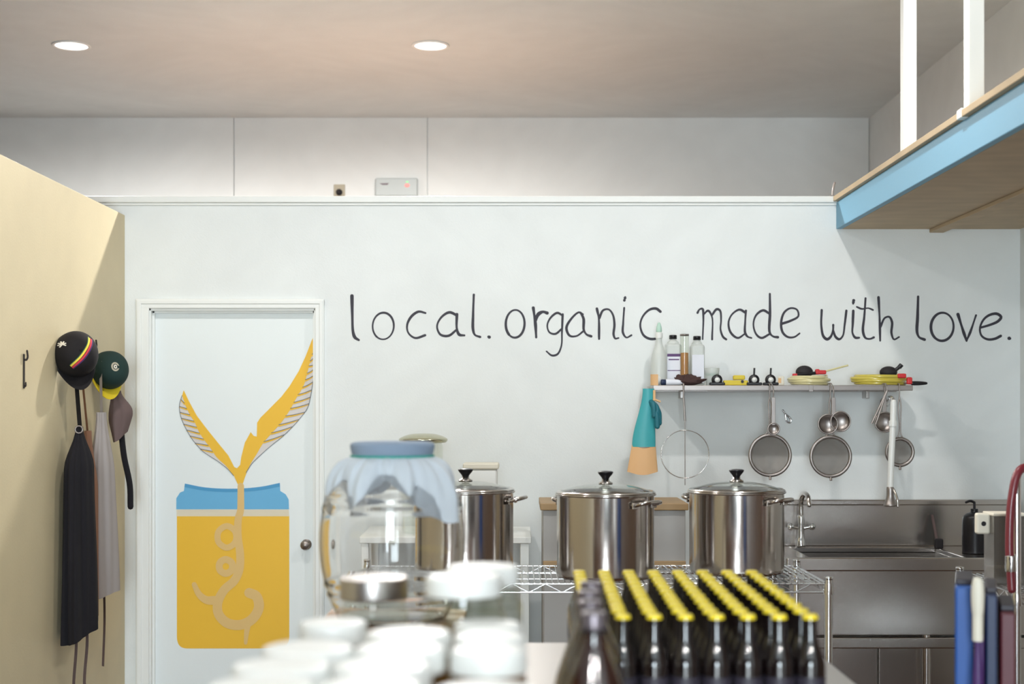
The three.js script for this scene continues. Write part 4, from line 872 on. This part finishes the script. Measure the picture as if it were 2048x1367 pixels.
{
  const d = 2.62, [x] = P(748, 0, d);
  const t = thing('steel_lid_jar', 'clear glass jar with a brushed steel lid in front of the barrel jar', 'jar', [x, TAB, -d]);
  mesh('glass_wall', smoothLathe([[0, 0.001], [0.058, 0.001], [0.064, 0.012], [0.064, 0.238], [0.06, 0.264], [0.057, 0.279], [0.057, 0.299]], 36, 40), M.thinGlass, t);
  mesh('tea', smoothLathe([[0, 0.004], [0.055, 0.004], [0.0605, 0.016], [0.0605, 0.20], [0.055, 0.202], [0, 0.202]], 32, 40), M.darkTea, t);
  mesh('lid', lathe([[0.057, 0.285], [0.0625, 0.285], [0.063, 0.289], [0.063, 0.321], [0.059, 0.325], [0, 0.325]], 48), M.steelBrushed, t);
}
// beer bottles, crown caps
{
  const flute = (geo, n) => { const p = geo.attributes.position; for (let i = 0; i < p.count; i++) { const x = p.getX(i), z = p.getZ(i), r = Math.hypot(x, z), y = p.getY(i); if (y < 0.2265 && r > 0.012) { const k = 1 + 0.035 * Math.cos(Math.atan2(z, x) * n); p.setX(i, x * k); p.setZ(i, z * k); } } geo.computeVertexNormals(); return geo; };
  const label = 'dark brown glass bottle with a yellow crown cap in the packed block';
  const proto = thing('beer_bottle', label, 'bottle', [0, TAB, 0], 0, 'yellow capped bottles packed on the work table');
  mesh('glass', smoothLathe([[0, 0], [0.026, 0.0], [0.0292, 0.004], [0.0298, 0.02], [0.0298, 0.12], [0.0295, 0.135], [0.024, 0.155], [0.0165, 0.176], [0.0142, 0.195], [0.0135, 0.212], [0.0145, 0.214], [0.0145, 0.222], [0.0125, 0.226], [0, 0.226]], 24, 44), M.bottleGlass, proto);
  mesh('label', lathe([[0.03, 0.03], [0.0302, 0.032], [0.0302, 0.108], [0.03, 0.11]], 24), M.bottleLabel, proto);
  mesh('crown_cap', flute(lathe([[0.0150, 0.2205], [0.0162, 0.2215], [0.0148, 0.2262], [0.0142, 0.2285], [0.012, 0.2302], [0, 0.2305]], 42), 21), M.capYellow, proto);
  let first = true;
  const cols = 8, rows = 11;
  for (let j = 0; j < rows; j++) for (let i = 0; i < cols; i++) {
    const k = j / (rows - 1), d = mixv(2.80, 3.55, k), xf = 0.2019 + (i - 1) * 0.0614, x = xf + 0.0125 * k + (j === 0 ? 0.004 : 0);
    if (i === 0 && j === 0) continue;
    const o = first ? proto : proto.clone();
    if (!first) { o.name = numbered('beer_bottle'); scene.add(o); }
    first = false;
    o.position.set(x + (rnd() - 0.5) * 0.0008 + (rnd() - 0.5) * 0.0004, TAB, -d + (rnd() - 0.5) * 0.009 * (j && j < rows - 1 ? 1 : 0));
    o.rotation.y = rnd() * 6.283;
  }
}
// growlers with grey screw caps
{
  const label = 'big brown glass growler with a grey screw cap in front of the yellow capped bottles';
  const proto = thing('growler', label, 'bottle', [0, TAB, 0], 0, 'grey capped growlers on the work table');
  mesh('glass', smoothLathe([[0, 0], [0.054, 0], [0.0615, 0.006], [0.0628, 0.03], [0.0628, 0.13], [0.060, 0.158], [0.050, 0.192], [0.034, 0.232], [0.022, 0.262], [0.018, 0.282], [0.018, 0.304], [0, 0.304]], 40, 50), M.growlerGlass, proto);
  mesh('screw_cap', lathe([[0.0185, 0.294], [0.0205, 0.294], [0.0208, 0.297], [0.0205, 0.316], [0.0185, 0.319], [0, 0.3195]], 36), M.capGrey, proto);
  mesh('cap_ring', lathe([[0.0182, 0.287], [0.0212, 0.287], [0.0212, 0.292], [0.0182, 0.292]], 36), M.blackPlastic, proto);
  [[1188, 2.21], [1181, 2.34], [1178, 2.468], [1183, 2.596]].forEach(([px, d], i) => {
    const o = i ? proto.clone() : proto;
    if (i) { o.name = numbered('growler'); scene.add(o); }
    o.position.set((px - CX) * d / F, TAB, -d);
  });
}

// added dark cupboard out of view on the right wall, darkens sink and pot reflections
{
  const t = thing('added_cupboard', 'added tall dark cupboard out of view along the right wall, darkens the sink reflections', 'cupboard');
  const x0 = 2.02, x1 = XR - 0.002, z0 = -4.55, z1 = -0.35, top = 2.3, n = 6;
  mesh('carcass', span(x0, x1, 0.08, top, z0, z1, 0.004), M.frontTimber, t);
  mesh('plinth', span(x0 + 0.04, x1, 0, 0.08, z0 + 0.02, z1 - 0.02, 0.002), M.darkRubber, t);
  for (let i = 0; i < n; i++) {
    const a = mixv(z0, z1, i / n) + 0.004, b = mixv(z0, z1, (i + 1) / n) - 0.004, m = mesh('door', span(x0 - 0.02, x0, 0.1, top - 0.02, a, b, 0.004), M.frontTimber, t);
    const hz = i % 2 ? a + 0.05 : b - 0.05;
    mesh('handle', rod([x0 - 0.035, 1.0, hz], [x0 - 0.035, 1.2, hz], 0.007), M.steelDull, m);
  }
}

// ------------------------------------------------------------------ right hand side: boards, brush, container, hose
{
  const t = thing('low_table', 'low steel side table holding the chopping boards', 'table');
  const y = 0.78;
  mesh('table_top', span(1.0, 1.5, y - 0.03, y, -3.95, -3.2, 0.005), M.steelBrushed, t);
  for (const [x, z] of [[1.04, -3.9], [1.46, -3.9], [1.04, -3.25], [1.46, -3.25]]) mesh('leg', rod([x, 0, z], [x, y - 0.03, z], 0.016, 12), M.steelDull, t);
  const board = (label, u, w, h, mat, back) => {                          // boards stand side by side, turned a little
    const b = thing('chopping_board', label, 'board', [1.096 + u * 0.954 + back * 0.3, y, -3.5 + u * 0.3 - back * 0.954], -0.304, 'chopping boards standing on edge');
    mesh('board', cbox(w, h, 0.28, 0, h / 2, -0.14, 0.006), mat, b);
    mesh('grip_edge', cbox(w * 0.96, 0.016, 0.2, 0, h + 0.007, -0.14, 0.004), M.boardBlack, b);
  };
  board('thick bright blue chopping board standing on edge', 0, 0.044, 0.36, M.boardBlue, 0);
  board('purple chopping board standing between the blue and navy boards', 0.036, 0.022, 0.24, M.boardPurple, 0.0);
  board('navy blue chopping board standing next to the purple board', 0.064, 0.028, 0.34, M.boardNavy, 0.02);
  board('dark maroon chopping board standing next to the navy board', 0.102, 0.036, 0.30, M.boardRed, 0.0);
  const [bx, by] = P(1951, 1150, 3.40);
  const b = thing('pastry_brush', 'ivory headed brush standing upright before the chopping boards', 'brush', [bx + 0.012, y, -3.42]);
  mesh('handle', smoothLathe([[0, 0], [0.011, 0.001], [0.009, 0.06], [0.012, 0.14], [0.008, 0.22], [0.009, 0.25], [0, 0.252]], 16, 30), M.boardPurple, b);
  mesh('ferrule', lathe([[0.0105, 0.24], [0.0125, 0.242], [0.0125, 0.30], [0.0105, 0.302]], 16), M.ivory, b);
  mesh('bristles', smoothLathe([[0.0115, 0.298], [0.0145, 0.32], [0.0155, 0.36], [0.011, 0.388], [0, 0.394]], 18, 20), M.ivory, b);
  const pk = thing('spray_canister', 'dark plum canister standing behind the maroon board', 'canister', [1.34, y, -3.42]);
  mesh('body', smoothLathe([[0, 0], [0.036, 0.001], [0.038, 0.01], [0.038, 0.28], [0.03, 0.31], [0.018, 0.32], [0, 0.322]], 24, 40), std('plum', '#5b2430', 0.4), pk);
  mesh('cap', lathe([[0, 0.35], [0.018, 0.35], [0.02, 0.346], [0.02, 0.318], [0, 0.318]].reverse(), 20), M.boardBlack, pk);
}
{
  const d = 5.12, [x0] = P(1978, 0, d), x1 = x0 + 0.112;
  const t = thing('storage_container', 'tall clear square container with a white clip on the rack by the sink', 'container', [(x0 + x1) / 2, RACK, -d]);
  const w = 0.112, h = 0.245;
  mesh('walls', [span(-w / 2, w / 2, 0, 0.004, -w / 2, w / 2, 0.001), span(-w / 2, -w / 2 + 0.003, 0.004, h, -w / 2, w / 2, 0.001), span(w / 2 - 0.003, w / 2, 0.004, h, -w / 2, w / 2, 0.001), span(-w / 2, w / 2, 0.004, h, -w / 2, -w / 2 + 0.003, 0.001), span(-w / 2, w / 2, 0.004, h, w / 2 - 0.003, w / 2, 0.001)], M.plasticClear, t);
  mesh('rim', [span(-w / 2 - 0.004, w / 2 + 0.004, h, h + 0.01, -w / 2 - 0.004, w / 2 + 0.004, 0.003)], M.ivory, t);
  mesh('contents', span(-w / 2 + 0.005, w / 2 - 0.005, 0.005, 0.06, -w / 2 + 0.005, w / 2 - 0.005, 0.004), M.ivory, t);
  const c = mesh('clip', [cbox(0.05, 0.075, 0.03, -w / 2 - 0.024, h - 0.03, 0.0, 0.008)], M.ivory, t);
  mesh('clip_hole', rod([-w / 2 - 0.024, h - 0.03, 0.012], [-w / 2 - 0.024, h - 0.03, 0.016], 0.009), M.blackPlastic, c);
}
{
  const t = thing('rubber_hose', 'dark red rubber hose looped over the rack post by the sink', 'hose', [1.69, 1.0, -4.83]);
  mesh('loop', tube([[-0.03, -0.03, 0.04], [-0.036, 0.12, 0.034], [-0.026, 0.28, 0.03], [0.0, 0.365, 0.02], [0.04, 0.38, 0.0], [0.1, 0.36, -0.02], [0.14, 0.25, -0.03], [0.15, 0.1, -0.03], [0.15, -0.02, -0.03]], 0.0145, 60, 12), M.hoseRed, t);
  mesh('fitting', [lathe([[0.013, -0.03], [0.019, -0.03], [0.019, 0.02], [0.016, 0.024]], 16).translate(-0.032, 0.06, 0.037)], M.chrome, t);
}

renderer.render(scene, camera);
